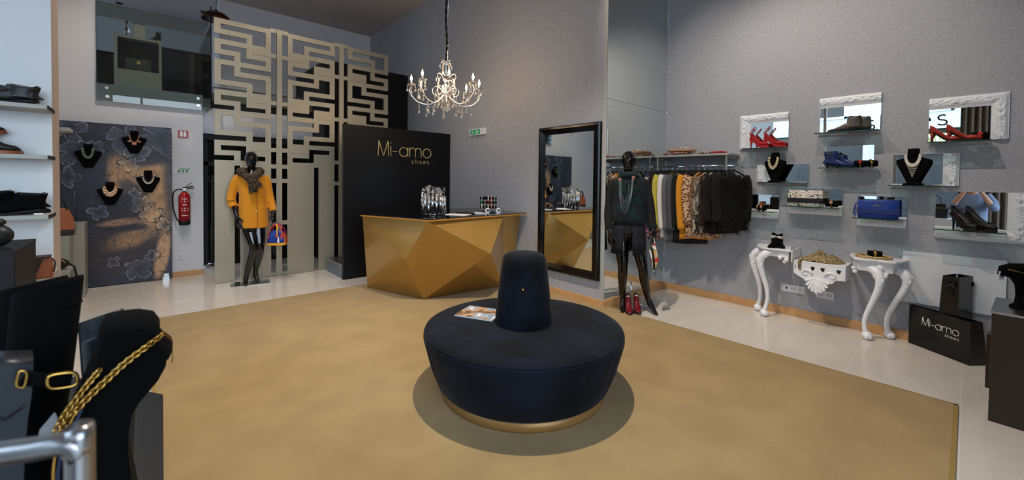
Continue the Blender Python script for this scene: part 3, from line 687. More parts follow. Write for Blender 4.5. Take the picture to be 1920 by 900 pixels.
def ext_picto(b):
    return b.box((-.035, -.006, -.035), (-.005, -.004, .03)).box((-.03, -.006, .03), (-.01, -.004, .045)).box((.005, -.006, -.035), (.035, -.004, .02)).box((.01, -.006, .02), (.03, -.004, .04))
sign('fire_sign', 'red square fire extinguisher sign high on the white wall', (.434, YS-.002, 2.018), 0, .116, .11, 'red', [('pictogram', 'signwhite', ext_picto)])
def notice(b):
    for k in range(3): b.box((-.045+k*.045, -.006, -.022), (-.015+k*.045, -.004, .012))
    return b
sign('notice_strip', 'small green and white notice strip on the wall above the extinguisher', (.415, YS-.002, 1.50), 0, .19, .07, 'paper', [('green_band', 'signgreen', lambda b: b.box((-.03, -.006, .02), (.095, -.004, .033))), ('pictogram', mat('sage_green_print', (90, 130, 90), .5), notice)])
def outlet(name, label, loc, rz, w, h, items):
    r = thing(name, label, 'wall socket', loc, rz); MB().box((-w/2, -.008, -h/2), (w/2, 0, h/2)).build('plate', 'plastic', r, bevel=.002)
    b = MB()
    for k, x in items:
        if k == 'r':
            b.tube([(x+.017*math.cos(a), -.0085, .017*math.sin(a)) for a in (2*PI*i/16 for i in range(16))], .0018, 5, closed=True); b.cyl((x-.008, -.0075, 0), (x-.008, -.0095, 0), .003, 8); b.cyl((x+.008, -.0075, 0), (x+.008, -.0095, 0), .003, 8)
        elif k == 's': b.box((x-.008, -.0095, -.012), (x+.008, -.007, .012))
        else: b.cyl((x, -.0075, 0), (x, -.0095, 0), .004, 8)
    b.build('contacts', 'blackmat', r); return r
outlet('wall_socket', 'small white socket low on the white wall near the portrait panel', (.40, YS-.001, .29), 0, .09, .085, [('r', 0)])

# mezzanine: glass balustrade, display cube, pendant lamp, rail, upstairs furniture
gb = thing('glass_balustrade', 'clear glass balustrade panel fixed with steel buttons to the upper floor edge', 'balustrade', (0, 7.395, 0))
MB().box((-.425, 0, 2.375), (.735, .014, 3.62)).build('pane', 'glassb', gb)
MB().box((.745, .0, 2.42), (.759, 1.6, 3.62)).build('return_pane', 'glassb', gb)
for x, z in ((-.33, 2.54), (-.325, 2.432), (.60, 2.536), (.60, 2.436)): MB().cyl((x, -.02, z), (x, .05, z), .018, 16).build('fixing', 'chrome', gb)
MB().tube([(.752, -.002, 2.40), (.752, -.002, 3.88)], .008, 8).build('corner_post', 'blackmat', gb)
dc = thing('display_cube', 'tall pale display cube with dark opening behind the upstairs glass', 'display cube', (-.28, 7.9, 2.58))
w_, h_, d_ = .50, .80, .42
MB().box((0, 0, 0), (w_, d_, .33)).box((0, 0, h_-.035), (w_, d_, h_)).box((0, 0, .33), (.035, d_, h_-.035)).box((w_-.03, 0, .33), (w_, d_, h_-.035)).box((.035, d_-.02, .33), (w_-.03, d_, h_-.035)).build('body', 'taupe', dc)
MB().box((.035, .12, .33), (w_-.03, .13, h_-.035)).build('glass_door', 'blackglass', dc)
hb = thing('handbag', 'black handbag inside the pale upstairs display cube', 'handbag', (-.03, 7.96, 2.912))
MB().rings([[(x*.14, y*.05, z) for x, y in ((-1, -1), (1, -1), (1, 1), (-1, 1))] for z in (0, .02, .15, .17)], smooth=False).build('body', 'blacklthr', hb, bevel=.01)
MB().tube(arc((0, 0, .16), .07, 0, 180, 14), .006, 6).build('handle', 'blacklthr', hb); MB().box((-.02, -.054, .09), (.02, -.05, .13)).build('clasp', 'goldm', hb)
pf = thing('display_plinth', 'small grey block on top of the upstairs display cube', 'display block', (-.08, 7.95, 3.38)); MB().box((0, 0, 0), (.13, .13, .2)).build('block', 'taupe', pf, bevel=.003)
MB().box((-.002, -.002, .2), (.132, .132, .206)).build('top', 'blackglass', pf)
for i, (x, y, z, lb) in enumerate(((-.15, 7.98, 3.38, 'pale glass bottle beside the upstairs grey block'),)):
    bt = thing('bottle', lb, 'bottle', (x, y, z)); MB().lathe([(.02, 0), (.028, .01), (.028, .10), (.012, .14), (.012, .19)], n=16).build('body', 'crystal', bt); MB().lathe([(.014, .19), (.014, .215), (.002, .217)], n=16).build('stopper', 'blackmat', bt)
sh_ = boot('ankle_boot', 'black ankle boot perched upstairs beside the grey block', 'boot', (.215, 7.99, 3.38), PI, 'blacklthr', L=.14, wd=.06, heel=.05, shaft=.14)
pl = thing('pendant_lamp', 'bronze dome pendant lamp hanging above the left end of the screen', 'lamp', (.87, 7.9, 3.86))
MB().lathe([(.185, 0), (.19, .012), (.175, .05), (.13, .095), (.06, .125), (.02, .14), (.018, .16)], n=40).build('shade', mat('bronze_shade', (78, 44, 28), .22, metal=.8), pl, solid=-.004)
MB().lathe([(.002, .055), (.04, .05), (.05, .03), (.035, .01), (.002, .005)], n=20).build('bulb', 'lampglow', pl); MB().cyl((0, 0, .16), (0, 0, ZC-3.86), .0035, 6).build('cord', 'blackmat', pl)
light('pendant_light', 'SPOT', (.87, 7.9, 3.85), 12, WARM, .04, (0, 0, 0), 120)
for (x, y), w8 in zip(((-.6, 8.6), (.3, 9.3), (-.3, 10.6), (.9, 10.0)), ('nearest the glass, at the left', 'above the display cube', 'furthest back', 'above the timber cabinet')):
    h = thing('ceiling_spotlight', 'small ceiling downlight above the upstairs floor, '+w8, 'spotlight', (x, y, ZC), 0, 'upstairs downlights')
    MB().lathe([(.05, 0), (.052, -.015), (.045, -.015)], n=16).build('housing', 'blackmat', h); MB().lathe([(.042, -.006), (.001, -.007)], n=16).build('lamp', 'lampglow', h)
wd_ = thing('wardrobe', 'dark cabinet with timber side upstairs behind the glass', 'cabinet', (.02, 10.4, 2.58))
MB().box((0, 0, 0), (1.0, .6, 1.27)).build('carcass', 'dark', wd_); MB().box((.68, -.03, 0), (.77, 0, 1.27)).build('timber_upright', 'darkwood', wd_); MB().box((-.02, -.04, 1.27), (1.02, .62, 1.31)).build('top', 'dark', wd_)
wd2 = thing('cabinet', 'low dark cabinet upstairs left of the timber cabinet', 'cabinet', (-1.2, 10.7, 2.58))
MB().box((0, 0, 0), (1.1, .5, 1.1)).build('carcass', 'dark', wd2); MB().box((-.02, -.02, 1.1), (1.12, .52, 1.13)).build('top', 'blackglass', wd2)
hr = thing('landing_balustrade', 'glass edge rail along the upstairs landing behind the screen', 'balustrade', (.76, 7.98, 2.60)); MB().box((0, 0, -.02), (3.0, .012, .24)).build('pane', 'glassb', hr); MB().box((0, -.006, .225), (3.0, .018, .24)).build('rail', 'chrome', hr)

# dark doorway behind the screen: glass door and clothes stand
gd = thing('glass_door', 'dark glazed door behind the left edge of the pierced screen', 'door', (.72, 7.99, 0)); MB().box((0, .02, .01), (1.55, .03, 1.98)).build('pane', 'blackglass', gd)
MB().box((0, 0, 1.60), (1.55, .018, 1.66)).box((0, 0, 0.004), (.05, .018, 1.98)).box((1.5, 0, 0.004), (1.55, .018, 1.98)).build('frame', 'blackmat', gd)
cs = thing('coat_stand', 'black coat stand in the dark doorway beside the screen', 'coat stand', (.80, 7.72, 0))
b = MB().cyl((0, 0, .06), (0, 0, 1.45), .014, 10)
b.build('pole', 'blackmat', cs)
for k in range(4):
    a = k*PI/2+.4; MB().tube([(0, 0, .09), (.1*math.cos(a), .1*math.sin(a), .08), (.15*math.cos(a), .15*math.sin(a), .008)], .009, 8).build('leg', 'steel', cs)
    MB().tube([(0, 0, 1.34), (.08*math.cos(a), .08*math.sin(a), 1.36), (.10*math.cos(a), .10*math.sin(a), 1.44)], .007, 8).build('hook', 'blackmat', cs)

# ------------------------------------------------------------------ left display partition with shelves and shoes
struct(MB().box((-3.15, 3.80, 0), (-.413, 3.83, ZC)).build('wall_partition', 'panelwhite'))
struct(MB().box((-3.15, 3.831, 0), (-.413, 4.08, ZC)).box((-.4129, 3.80, 0), (-.411, 4.08, ZC)).build('wall_partition_core', mat('beige_panel_edge', (190, 172, 160), .6)))
SH = [(1.822, 'top'), (1.535, 'middle'), (1.190, 'bottom')]
for z, nm in SH:
    s_ = thing('wall_shelf', nm+' grey shelf on the white shoe display partition', 'shelf', (-1.6, 3.55, z-.025), 0, 'shoe display shelves'); MB().box((0, 0, 0), (1.196, .249, .024)).build('board', 'shelf', s_, bevel=.002)
    MB().box((1.196, 0.004, 0.001), (1.2, .249, .023)).build('end_cap', 'dark', s_)
s_ = thing('wall_shelf', 'small grey shelf end showing behind the shoe display partition', 'shelf', (-.80, 4.081, 1.72)); MB().box((0, 0, 0), (.435, .2, .022)).build('board', 'shelf', s_)
boot('shoe', 'black elasticated ankle shoe on the top shelf, heel to the right', 'shoe', (-.452, 3.68, 1.823), PI, 'blacklthr', L=.29, wd=.095, heel=.02, shaft=.105, top='low', slim=1.1)
boot('shoe', 'black ankle shoe behind its pair at the left of the top shelf', 'shoe', (-.53, 3.745, 1.823), PI-.15, 'blacklthr', L=.29, wd=.09, heel=.02, shaft=.105, top='low', slim=1.1)
a_ = boot('shoe', 'black leather shoe with tan welt lying on the middle shelf, toe to the right', 'shoe', (-.80, 3.62, 1.536), 0, 'blacklthr', L=.29, wd=.10, heel=.02, shaft=.09, top='boot', point=.9, solem='brownlthr'); a_.scale = (1, 1, 1.7)
a_ = boot('shoe', 'black leather shoe resting tilted on its pair on the middle shelf', 'shoe', (-.82, 3.72, 1.57), .1, 'blacklthr', L=.29, wd=.09, heel=.02, shaft=.09, top='boot', point=.9, solem='brownlthr'); a_.rotation_euler = (0, -.30, .1); a_.scale = (1, 1, 1.7); a_.location = (-.86, 3.73, 1.575)
boot('ankle_boot', 'black laced boot on the bottom shelf, nearer the shelf end', 'boot', (-.425, 3.62, 1.191), PI-.1, 'suede', L=.27, wd=.10, heel=.02, shaft=.115, slim=1.15)
boot('ankle_boot', 'black laced boot behind its pair at the left of the bottom shelf', 'boot', (-.665, 3.73, 1.191), .12, 'suede', L=.25, wd=.09, heel=.02, shaft=.125, slim=1.15)
pt = thing('price_tag', 'small white price tag at the edge of the bottom shoe shelf', 'tag', (-.46, 3.556, 1.191)); MB().box((0, 0, 0), (.035, .012, .009)).build('card', 'paper', pt)
# grey display blocks beside the portrait panel, with bags
def block(label, x0, y0, x1, y1, h, mt='taupe', grp='grey display blocks'):
    r = thing('display_block', label, 'display block', ((x0+x1)/2, (y0+y1)/2, 0), 0, grp); hx, hy = (x1-x0)/2, (y1-y0)/2
    MB().box((-hx, -hy, 0), (hx, hy, h-.012)).build('body', mt, r, bevel=.002); MB().box((-hx-.001, -hy-.001, h-.012), (hx+.001, hy+.001, h)).build('top', mt, r); return r
block('tallest grey display block against the dark portrait panel', -.80, 6.85, -.50, 7.2, .86)
block('middle grey display block holding the tan tote', -.92, 6.45, -.585, 6.80, .76)
block('low grey display block holding a black bag with gold chain', -.85, 6.02, -.545, 6.38, .45)
tb = thing('handbag', 'tan and black leather tote on the grey display block', 'handbag', (-.68, 6.6, .76), .2)
MB().rings([[(x*wd1, y*.05, z) for x, y in ((-1, -1), (1, -1), (1, 1), (-1, 1))] for z, wd1 in ((0, .115), (.06, .12))], smooth=False).build('base', 'blacklthr', tb, bevel=.006)
MB().rings([[(x*wd1, y*d1, z) for x, y in ((-1, -1), (1, -1), (1, 1), (-1, 1))] for z, wd1, d1 in ((.061, .12, .05), (.2, .11, .04), (.30, .07, .02))], smooth=False).build('body', 'brownlthr', tb, bevel=.008)
for y in (-.02, .02): MB().tube(arc((0, y, .28), .06, 0, 180, 14, ay=(0, 0, 2.1)), .008, 6).build('handle', 'blacklthr', tb)
MB().box((.125, -.03, .0), (.14, .03, .48)).build('clear_stand', 'crystal', tb)
bb = thing('handbag', 'small black bag with gold chain trim on the low grey block', 'handbag', (-.66, 6.2, .45), .1)
MB().sphere((0, 0, .06), .1, 16, 8, sc=(1, .6, .6)).build('body', 'blacklthr', bb); MB().tube(arc((0, -.06, .05), .07, 20, 160, 14), .005, 6).build('chain', 'goldm', bb)
MB().tube([(.09, 0, .06), (.13, -.02, .02), (.15, -.02, -.10)], .01, 6, flat=.4).build('strap', 'blacklthr', bb)
# curtain at the west window, seen in the mirror
def curtain(label, x, y0, y1, h):
    r = thing('curtain', label, 'curtain', (x, y0, 0)); n = 60
    b = MB(); b.grid(lambda u, v: (.045*math.sin(u*2*PI*9)+.01*math.sin(u*40), u*(y1-y0), .02+v*h), n*4, 6); b.build('fabric', 'curtain', r, solid=.004)
    MB().cyl((0, -.05, h+.04), (0, y1-y0+.05, h+.04), .014, 8).build('rail', 'steel', r); return r
curtain('taupe floor-length curtain at the west window near the portrait panel', -3.02, 5.3, 6.2, 3.7)
curtain('taupe floor-length curtain at the window behind the camera', -3.02, -.75, .15, 3.7)
lettering('shoes', .26, (-3.199, 1.75, 2.80), (0, -1, 0), (0, 0, 1), (1, 0, 0), 'window_lettering', 'blackmat', w1, gap=.45, w=.07)

# ------------------------------------------------------------------ right wall: carved mirror fragments with glass shelves
from mathutils import noise as NZ
def carved(b, ry0, rz0, ry1, rz1, outer, x_face):
    """carved plaster strip between y and z limits; outer = list of ('y'|'z', value) outer edges; relief grows from the wall"""
    ny = max(3, int(abs(ry1-ry0)/.0055)); nz = max(3, int(abs(rz1-rz0)/.0055))
    def f(u, v):
        y = ry0+(ry1-ry0)*u; z = rz0+(rz1-rz0)*v
        d = min([abs((y if a == 'y' else z)-val) for a, val in outer]); ax = min(outer, key=lambda q: abs((y if q[0] == 'y' else z)-q[1]))[0]
        s_ = y if ax == 'z' else z
        t = d/.105
        base = .014 if t < .06 else .020+.016*math.sin(PI*min(1, max(0, (t-.06)/.72))) if t < .78 else .020-.008*(t-.78)/.22
        rel = 0
        if .08 < t < .74:
            ph = s_*58; w = math.sin(ph+5.5*math.sin(t*5.2))*math.cos(t*17+math.sin(ph*.5)*2.2); w2 = NZ.noise((s_*70, t*9, 3))
            rel = (.0075*w+.007*w2)*math.sin(PI*(t-.08)/.66)
        if u in (0, 1) or v in (0, 1): pass
        return (x_face-base-rel, y, z)
    b.grid(f, ny, nz)
    # edge walls back to the wall plane
    for (ya, za, yb, zb_) in ((ry0, rz0, ry1, rz0), (ry0, rz1, ry1, rz1), (ry0, rz0, ry0, rz1), (ry1, rz0, ry1, rz1)):
        n = 12; P = [(ya+(yb-ya)*i/n, za+(zb_-za)*i/n) for i in range(n+1)]
        vs = []
        for y, z in P:
            u = (y-ry0)/(ry1-ry0); v = (z-rz0)/(rz1-rz0); vs += [(x_face, y, z), f(min(max(u, 0), 1), min(max(v, 0), 1))]
        b.add(vs, [(2*i, 2*i+1, 2*i+3, 2*i+2) for i in range(n)])
def wall_piece(label, mir, borders, shelf):
    r = thing('mirror_shelf', label, 'mirror shelf', (XW, (mir[0]+mir[2])/2, mir[1]), 0, 'carved mirror fragments with glass shelves'); oy, oz = (mir[0]+mir[2])/2, mir[1]
    MB().box((-.014, mir[0]-oy, 0), (-.010, mir[2]-oy, mir[3]-oz)).build('mirror', 'mirror', r)
    ys = [mir[0], mir[2]]+[q for bd in borders for q in (bd[0], bd[2])]; zs = [mir[1], mir[3]]+[q for bd in borders for q in (bd[1], bd[3])]
    MB().box((-.0095, min(ys)-oy+.002, min(zs)-oz+.002), (-.001, max(ys)-oy-.002, max(zs)-oz-.002)).build('backing', 'panelwhite', r)
    for (a, b_, c, d, outer) in borders:
        b = MB(); carved(b, a-oy, b_-oz, c-oy, d-oz, [(k, v-(oy if k == 'y' else oz)) for k, v in outer], 0); b.build('carved_border', 'carved', r)
    if shelf:
        y0, y1, z, dp = shelf
        g = MB().box((-dp+.003, y0-oy+.003, z-oz), (-.012, y1-oy-.003, z-oz+.008)).build('glass_shelf', 'glasss', r)
        MB().box((-dp, y0-oy, z-oz), (-dp+.003, y1-oy, z-oz+.008)).box((-dp+.003, y1-oy-.003, z-oz), (-.012, y1-oy, z-oz+.008)).box((-dp+.003, y0-oy, z-oz), (-.012, y0-oy+.003, z-oz+.008)).build('glass_edge', 'glassedge', g)
        MB().box((-.03, y0-oy+.01, z-oz+.0085), (-.0145, y1-oy-.01, z-oz+.014)).build('shelf_bracket', 'panelwhite', r)
    return r
wall_piece('upper left mirror fragment with carved top and left border, holding red strappy heels', (1.312, 1.815, 1.682, 2.097), [(1.312, 2.097, 1.796, 2.198, [('z', 2.198), ('y', 1.796)]), (1.682, 1.813, 1.796, 2.097, [('y', 1.796)])], (1.315, 1.72, 1.803, .16))
wall_piece('mirror fragment with carved border only along its top, holding a pewter ankle boot', (.567, 1.945, 1.035, 2.192), [(.567, 2.192, 1.04, 2.296, [('z', 2.296)])], (.567, 1.055, 1.926, .17))
wall_piece('small borderless mirror fragment holding a blue ankle boot', (.608, 1.592, .987, 1.80), [], (.61, 1.01, 1.576, .17))
wall_piece('small mirror fragment with carved left border, holding a velvet bust with gold collar', (1.121, 1.442, 1.487, 1.63), [(1.487, 1.438, 1.611, 1.632, [('y', 1.611)])], (1.125, 1.545, 1.426, .17))
wall_piece('upper right mirror fragment with carved top and right border, holding rust pumps', (-.111, 1.803, .247, 2.083), [(-.208, 2.083, .247, 2.183, [('z', 2.183), ('y', -.208)]), (-.208, 1.803, -.111, 2.083, [('y', -.208)])], (-.115, .25, 1.787, .17))
wall_piece('mirror fragment with carved right border, holding a bust with a crystal bib necklace', (.152, 1.433, .472, 1.697), [(.055, 1.418, .152, 1.700, [('y', .055)])], (.152, .49, 1.410, .17))
wall_piece('lower left mirror fragment with carved left and bottom border, holding a bracelet pillow', (1.384, 1.135, 1.669, 1.293), [(1.384, 1.03, 1.788, 1.135, [('z', 1.03), ('y', 1.788)]), (1.669, 1.135, 1.788, 1.293, [('y', 1.788)])], (1.39, 1.74, 1.106, .19))
wall_piece('mirror fragment with carved bottom border, holding a snake print clutch', (.834, 1.205, 1.295, 1.372), [(.834, 1.103, 1.295, 1.205, [('z', 1.103)])], (.834, 1.31, 1.181, .21))
wall_piece('mirror fragment with carved bottom border, holding a royal blue clutch', (.370, 1.125, .72, 1.31), [(.370, 1.022, .72, 1.125, [('z', 1.022)])], (.372, .735, 1.100, .21))
wall_piece('lower right mirror fragment with carved bottom and right border, holding black peep-toe heels', (-.214, 1.068, .188, 1.369), [(-.325, .960, .188, 1.068, [('z', .960), ('y', -.325)]), (-.325, 1.068, -.214, 1.369, [('y', -.325)])], (-.21, .19, 1.044, .20))
G9 = .0085
pump('heel', 'red suede strappy platform heel nearer the carved border', (5.10, 1.655, 1.803+G9), -PI/2-.25, 'redsuede', L=.20, wd=.08, heel=.09, inner='blackmat', group='red suede strappy heels', platform=.02, solem='redsuede', strap=3)
pump('heel', 'red suede strappy platform heel further right, toe to the wall end', (5.09, 1.515, 1.803+G9), -PI/2, 'redsuede', L=.205, wd=.08, heel=.085, inner='blackmat', group='red suede strappy heels', platform=.02, solem='redsuede', strap=3)
boot('ankle_boot', 'pewter pointed ankle boot on the upper middle glass shelf, toe to the left', 'boot', (5.09, .70, 1.926+G9), PI/2, 'pewter', L=.255, wd=.085, heel=.02, shaft=.135, point=.2, slim=1.0)
boot('ankle_boot', 'grey ankle boot half hidden behind the pewter one', 'boot', (5.145, .64, 1.926+G9), PI/2, 'pewter', L=.24, wd=.055, heel=.02, shaft=.13, point=.2, slim=.9)
bx = boot('ankle_boot', 'royal blue ankle boot with gold buckle strap on the small middle mirror shelf', 'boot', (5.08, .965, 1.576+G9), -PI/2, 'navy', L=.24, wd=.085, heel=.02, shaft=.15, point=.25, slim=1.15)
MB().tube([(-.006+.04*0+.005+x, -.046, z) for x, z in ((.02, .105), (.055, .105), (.055, .13), (.02, .13))], .003, 6, closed=True).build('buckle', 'goldm', bx)
boot('ankle_boot', 'second royal blue ankle boot behind the buckled one', 'boot', (5.15, .90, 1.576+G9), -PI/2, 'navy', L=.23, wd=.05, heel=.02, shaft=.12, point=.25, slim=.9)
bracelet_stand('black velvet pillow with a round red watch beside the blue boot', (5.09, .69, 1.576+G9), -PI/2, ['goldm', 'red'])
bracelet_stand('black velvet pillow with gold bangle at the right end of the blue boot shelf', (5.11, .645-.02, 1.576+G9), -PI/2+.5, ['goldm'])
bust('tall black velvet bust under the red heels', (5.08, 1.40, 1.426+G9), -PI/2-.35, .235, .31, .07)
necklace('necklace', 'gold collar necklace on the bust under the red heels', (5.08, 1.40, 1.426+G9), -PI/2-.35, .235, .31, .08, dict(r=.010, mats=['goldm', 'pearl'], step=1, rows=2, mat='goldm', tube=.007, drop=.36, pend=[(0, .52, .012, 'pearl')]))
pump('pump', 'rust red leather pump at the left of the top right shelf', (5.11, .235, 1.787+G9), -PI/2-.12, 'rust', L=.205, wd=.07, heel=.085, group='rust red pumps')
pump('pump', 'rust red leather pump to the right of its pair on the top right shelf', (5.08, .135, 1.787+G9), -PI/2-.12, 'rust', L=.205, wd=.07, heel=.085, group='rust red pumps')
bracelet_stand('black velvet pillow with pink floral cuff beside the rust pumps', (5.09, -.055, 1.787+G9), -PI/2, ['rose', 'redsuede'])
bust('broad black velvet bust wearing the crystal bib', (5.08, .330, 1.410+G9), -PI/2-.1, .225, .315, .075)
necklace('necklace', 'white crystal triangle bib necklace on the broad bust', (5.08, .330, 1.410+G9), -PI/2-.1, .225, .315, .08, dict(r=.007, mats=['pearl'], step=1, rows=2, mat='pearl', tube=.004, drop=.30, bib='pearl'))
bracelet_stand('black velvet pillow with rose gold bangles on the lower left shelf', (5.09, 1.53, 1.106+G9), -PI/2-.3, ['rose', 'goldm'], 2)
def clutch(label, loc, rz, w, h, mt, band, bandz, extra=None):
    r = thing('clutch_bag', label, 'clutch bag', loc, rz)
    R = [[(x*w*.5*k, y*.026*dk, z) for x, y in ((-1, -.7), (-.96, -1), (.96, -1), (1, -.7), (1, .7), (.96, 1), (-.96, 1), (-1, .7))] for z, k, dk in ((0, .97, .5), (.008, 1, .9), (h*.3, 1, 1.1), (h*.7, .995, .9), (h-.01, .985, .5), (h, .98, .3))]
    MB().rings(R).build('body', mt, r)
    MB().rings([[(x*w*.503, y*.031, z) for x, y in ((-1, -1), (1, -1), (1, 1), (-1, 1))] for z in bandz], smooth=False).build('band', band, r, bevel=.002)
    if extra: extra(r)
    return r
clutch('white, black and tan snake print clutch with a black band', (5.06, 1.118, 1.181+G9), -PI/2, .30, .165, 'reptile', 'blacklthr', (.035, .085))
def bluex(r):
    MB().box((-.025, -.030, .115), (.03, -.026, .122)).build('logo_plate', 'goldm', r)
    MB().tube([(-.15, -.02, .14), (-.163, -.025, .10), (-.168, -.03, .03), (-.158, -.03, .012), (-.152, -.03, .04), (-.152, -.025, .10)], .006, 6, flat=.5).build('wrist_strap', 'blueleather', r)
clutch('royal blue leather clutch with small gold plate and wrist strap', (5.06, .556, 1.100+G9), -PI/2, .285, .17, 'blueleather', mat('blue_laser_cut_band', (20, 46, 116), .35, bump=.6, bscale=150), (.04, .085), bluex)
bracelet_stand('black velvet pillow with fine gold bracelet beside the snake print clutch', (5.10, .905, 1.181+G9), -PI/2, ['goldm', 'rose'])
pump('heel', 'black peep-toe heel at the left on the lower right shelf', (5.13, .085, 1.044+G9), PI+.75, 'blacklthr', L=.21, wd=.078, heel=.115, inner='redleather', group='black peep-toe heels', platform=.02)
pump('heel', 'black peep-toe heel with gold toe trim at the right on the lower right shelf', (5.13, .005, 1.044+G9), PI+.9, 'blacklthr', L=.21, wd=.078, heel=.115, inner='redleather', group='black peep-toe heels', platform=.02)
pt = thing('price_tag', 'tiny white price cube in front of the black peep-toe heels', 'tag', (5.01, .02, 1.044+G9)); MB().box((0, 0, 0), (.012, .014, .014)).build('card', 'paper', pt)

# sockets and exit sign
outlet('wall_socket', 'long white socket plate with switch left of the shell bracket', (XW-.001, 1.243, .292), -PI/2, .215, .082, [('s', -.05), ('d', -.005), ('d', .02), ('d', .055), ('d', .08)])
outlet('wall_socket', 'white double socket plate under the shell bracket', (XW-.001, .955, .285), -PI/2, .145, .078, [('r', -.035), ('r', .035)])
def runman(b):
    b.box((-.175, -.034, -.04), (-.03, -.032, .04)); return b
ex = thing('exit_sign', 'green and white emergency exit sign high on the grey middle wall', 'exit sign', (XM-.001, 5.045, 2.157), -PI/2)
MB().box((-.195, -.03, -.05), (.195, 0, .05)).build('housing', 'plastic', ex, bevel=.004)
MB().box((-.165, -.0325, -.036), (-.035, -.0305, .036)).box((-.015, -.0325, -.036), (.075, -.0305, .036)).build('green_field', 'signgreen', ex)
MB().cyl((-.10, -.0345, .020), (-.10, -.033, .020), .008, 10).prism([(-.115, -.033, .01), (-.09, -.033, .01), (-.095, -.033, -.01), (-.075, -.033, -.03), (-.085, -.033, -.03), (-.105, -.033, -.012), (-.125, -.033, -.025), (-.13, -.033, -.02), (-.112, -.033, -.006)], (0, -.001, 0)).box((.0, -.0345, -.03), (.025, -.033, .03)).prism([(.035, -.033, -.005), (.055, -.033, -.005), (.055, -.033, .006), (.068, -.033, 0), (.055, -.033, -.012)], (0, -.001, 0)).build('pictogram', 'signwhite', ex)

# white console fragments
def leg(r, pts, rad, foot, fr=.034):
    b = MB(); P = spline(pts, 7); n = len(P); RR = []
    for i in range(n):
        t = i/(n-1)*(len(rad)-1); k = min(int(t), len(rad)-2); RR.append(rad[k]+(rad[k+1]-rad[k])*(t-k))
    b.tube(P, RR, 14); lg = b.build('leg', 'whitegloss', r)
    fx, fy = foot
    f = MB(); f.sphere((fx, fy, .038), .038, 14, 8, sc=(1.05, 1.05, 1.05))
    for k in range(5):
        a = -PI*.95+k*PI*.24; f.sphere((fx+.028*math.cos(a), fy+.028*math.sin(a), .030), .021, 8, 6, sc=(1, 1, 1.3))
    f.build('claw_foot', 'whitegloss', lg, remesh=.004)
    g = MB()
    for k in range(26):      # acanthus scrolls on the knee
        t = .12+.30*k/26; p = P[int(t*(n-1))]; a = k*2.39; q = RR[int(t*(n-1))]
        g.sphere((p.x+q*.85*math.cos(a), p.y+q*.85*math.sin(a), p.z+.004*math.sin(k*1.7)), .011+.004*math.sin(k), 8, 5, sc=(.8, 1.0, 1.6))
    g.build('knee_carving', 'whitegloss', lg, remesh=.0035)
    return lg
c1 = thing('console_table', 'white console corner on two close cabriole legs holding snake print heels', 'console table', (0, 0, 0), 0, 'white cut console tables')
top1 = [(5.198, 1.26), (4.90, 1.19), (4.90, 1.30), (4.885, 1.33), (4.89, 1.42), (4.91, 1.455), (4.95, 1.49), (5.00, 1.53), (5.10, 1.56), (5.198, 1.57)]
b = MB()
for k, (z, s_) in enumerate(((.722, .0), (.728, .008), (.738, .012), (.744, .006))): pass
slab(top1, .722, .742).build('top', 'whitegloss', c1, bevel=.005)
slab([(5.198, 1.28), (4.925, 1.215), (4.925, 1.43), (5.0, 1.50), (5.198, 1.54)], .655, .721).build('apron', 'whitegloss', c1, bevel=.004)
MB().box((4.905, 1.18, .62), (5.198, 1.189, .742)).box((5.14, 1.10, .62), (5.198, 1.179, .63)).build('cut_bracket', 'whitegloss', c1)
b = MB(); b.sphere((4.92, 1.235, .635), .024, 10, 6).sphere((4.92, 1.25, .612), .018, 10, 6, sc=(.8, 1, 1)).sphere((4.92, 1.29, .65), .022, 10, 6); b.build('apron_scroll', 'whitegloss', c1, remesh=.004)
leg(c1, [(4.95, 1.36, .70), (4.92, 1.43, .67), (4.905, 1.47, .60), (4.915, 1.455, .48), (4.94, 1.415, .32), (4.95, 1.405, .20), (4.95, 1.42, .11), (4.95, 1.436, .045)], [.034, .040, .036, .028, .023, .019, .019, .025], (4.95, 1.436))
leg(c1, [(5.08, 1.46, .70), (5.06, 1.54, .67), (5.05, 1.585, .60), (5.055, 1.57, .48), (5.085, 1.53, .32), (5.10, 1.52, .20), (5.11, 1.53, .11), (5.11, 1.545, .045)], [.034, .040, .036, .028, .023, .019, .019, .025], (5.11, 1.545))
c3 = thing('console_table', 'white console table on two cabriole legs holding a bracelet pillow and rope bangles', 'console table', (0, 0, 0), 0, 'white cut console tables')
top3 = [(5.198, .76), (5.10, .755), (4.93, .70), (4.90, .67), (4.905, .60), (4.93, .53), (4.915, .46), (4.93, .41), (5.0, .375), (5.198, .34)]
slab(top3, .722, .742).build('top', 'whitegloss', c3, bevel=.005)
slab([(5.198, .73), (5.1, .73), (4.945, .675), (4.95, .50), (4.96, .43), (5.198, .38)], .625, .721).build('apron', 'whitegloss', c3, bevel=.004)
b = MB()
for k in range(9):
    a = PI+PI*k/8; b.sphere((4.935, .515+.045*math.cos(a), .62+.05*math.sin(a)), .017, 8, 5, sc=(.5, 1, 1))
b.sphere((4.935, .515, .61), .032, 10, 6, sc=(.5, 1, 1.1)).sphere((4.935, .515, .665), .028, 10, 6, sc=(.5, 1, 1)).sphere((4.94, .69, .61), .02, 8, 6).sphere((4.94, .70, .64), .02, 8, 6)
b.build('apron_carving', 'whitegloss', c3, remesh=.004)
leg(c3, [(4.985, .61, .655), (4.955, .555, .64), (4.925, .515, .59), (4.915, .515, .50), (4.92, .555, .36), (4.93, .60, .22), (4.935, .61, .12), (4.94, .592, .045)], [.036, .042, .037, .030, .024, .020, .019, .025], (4.94, .592))
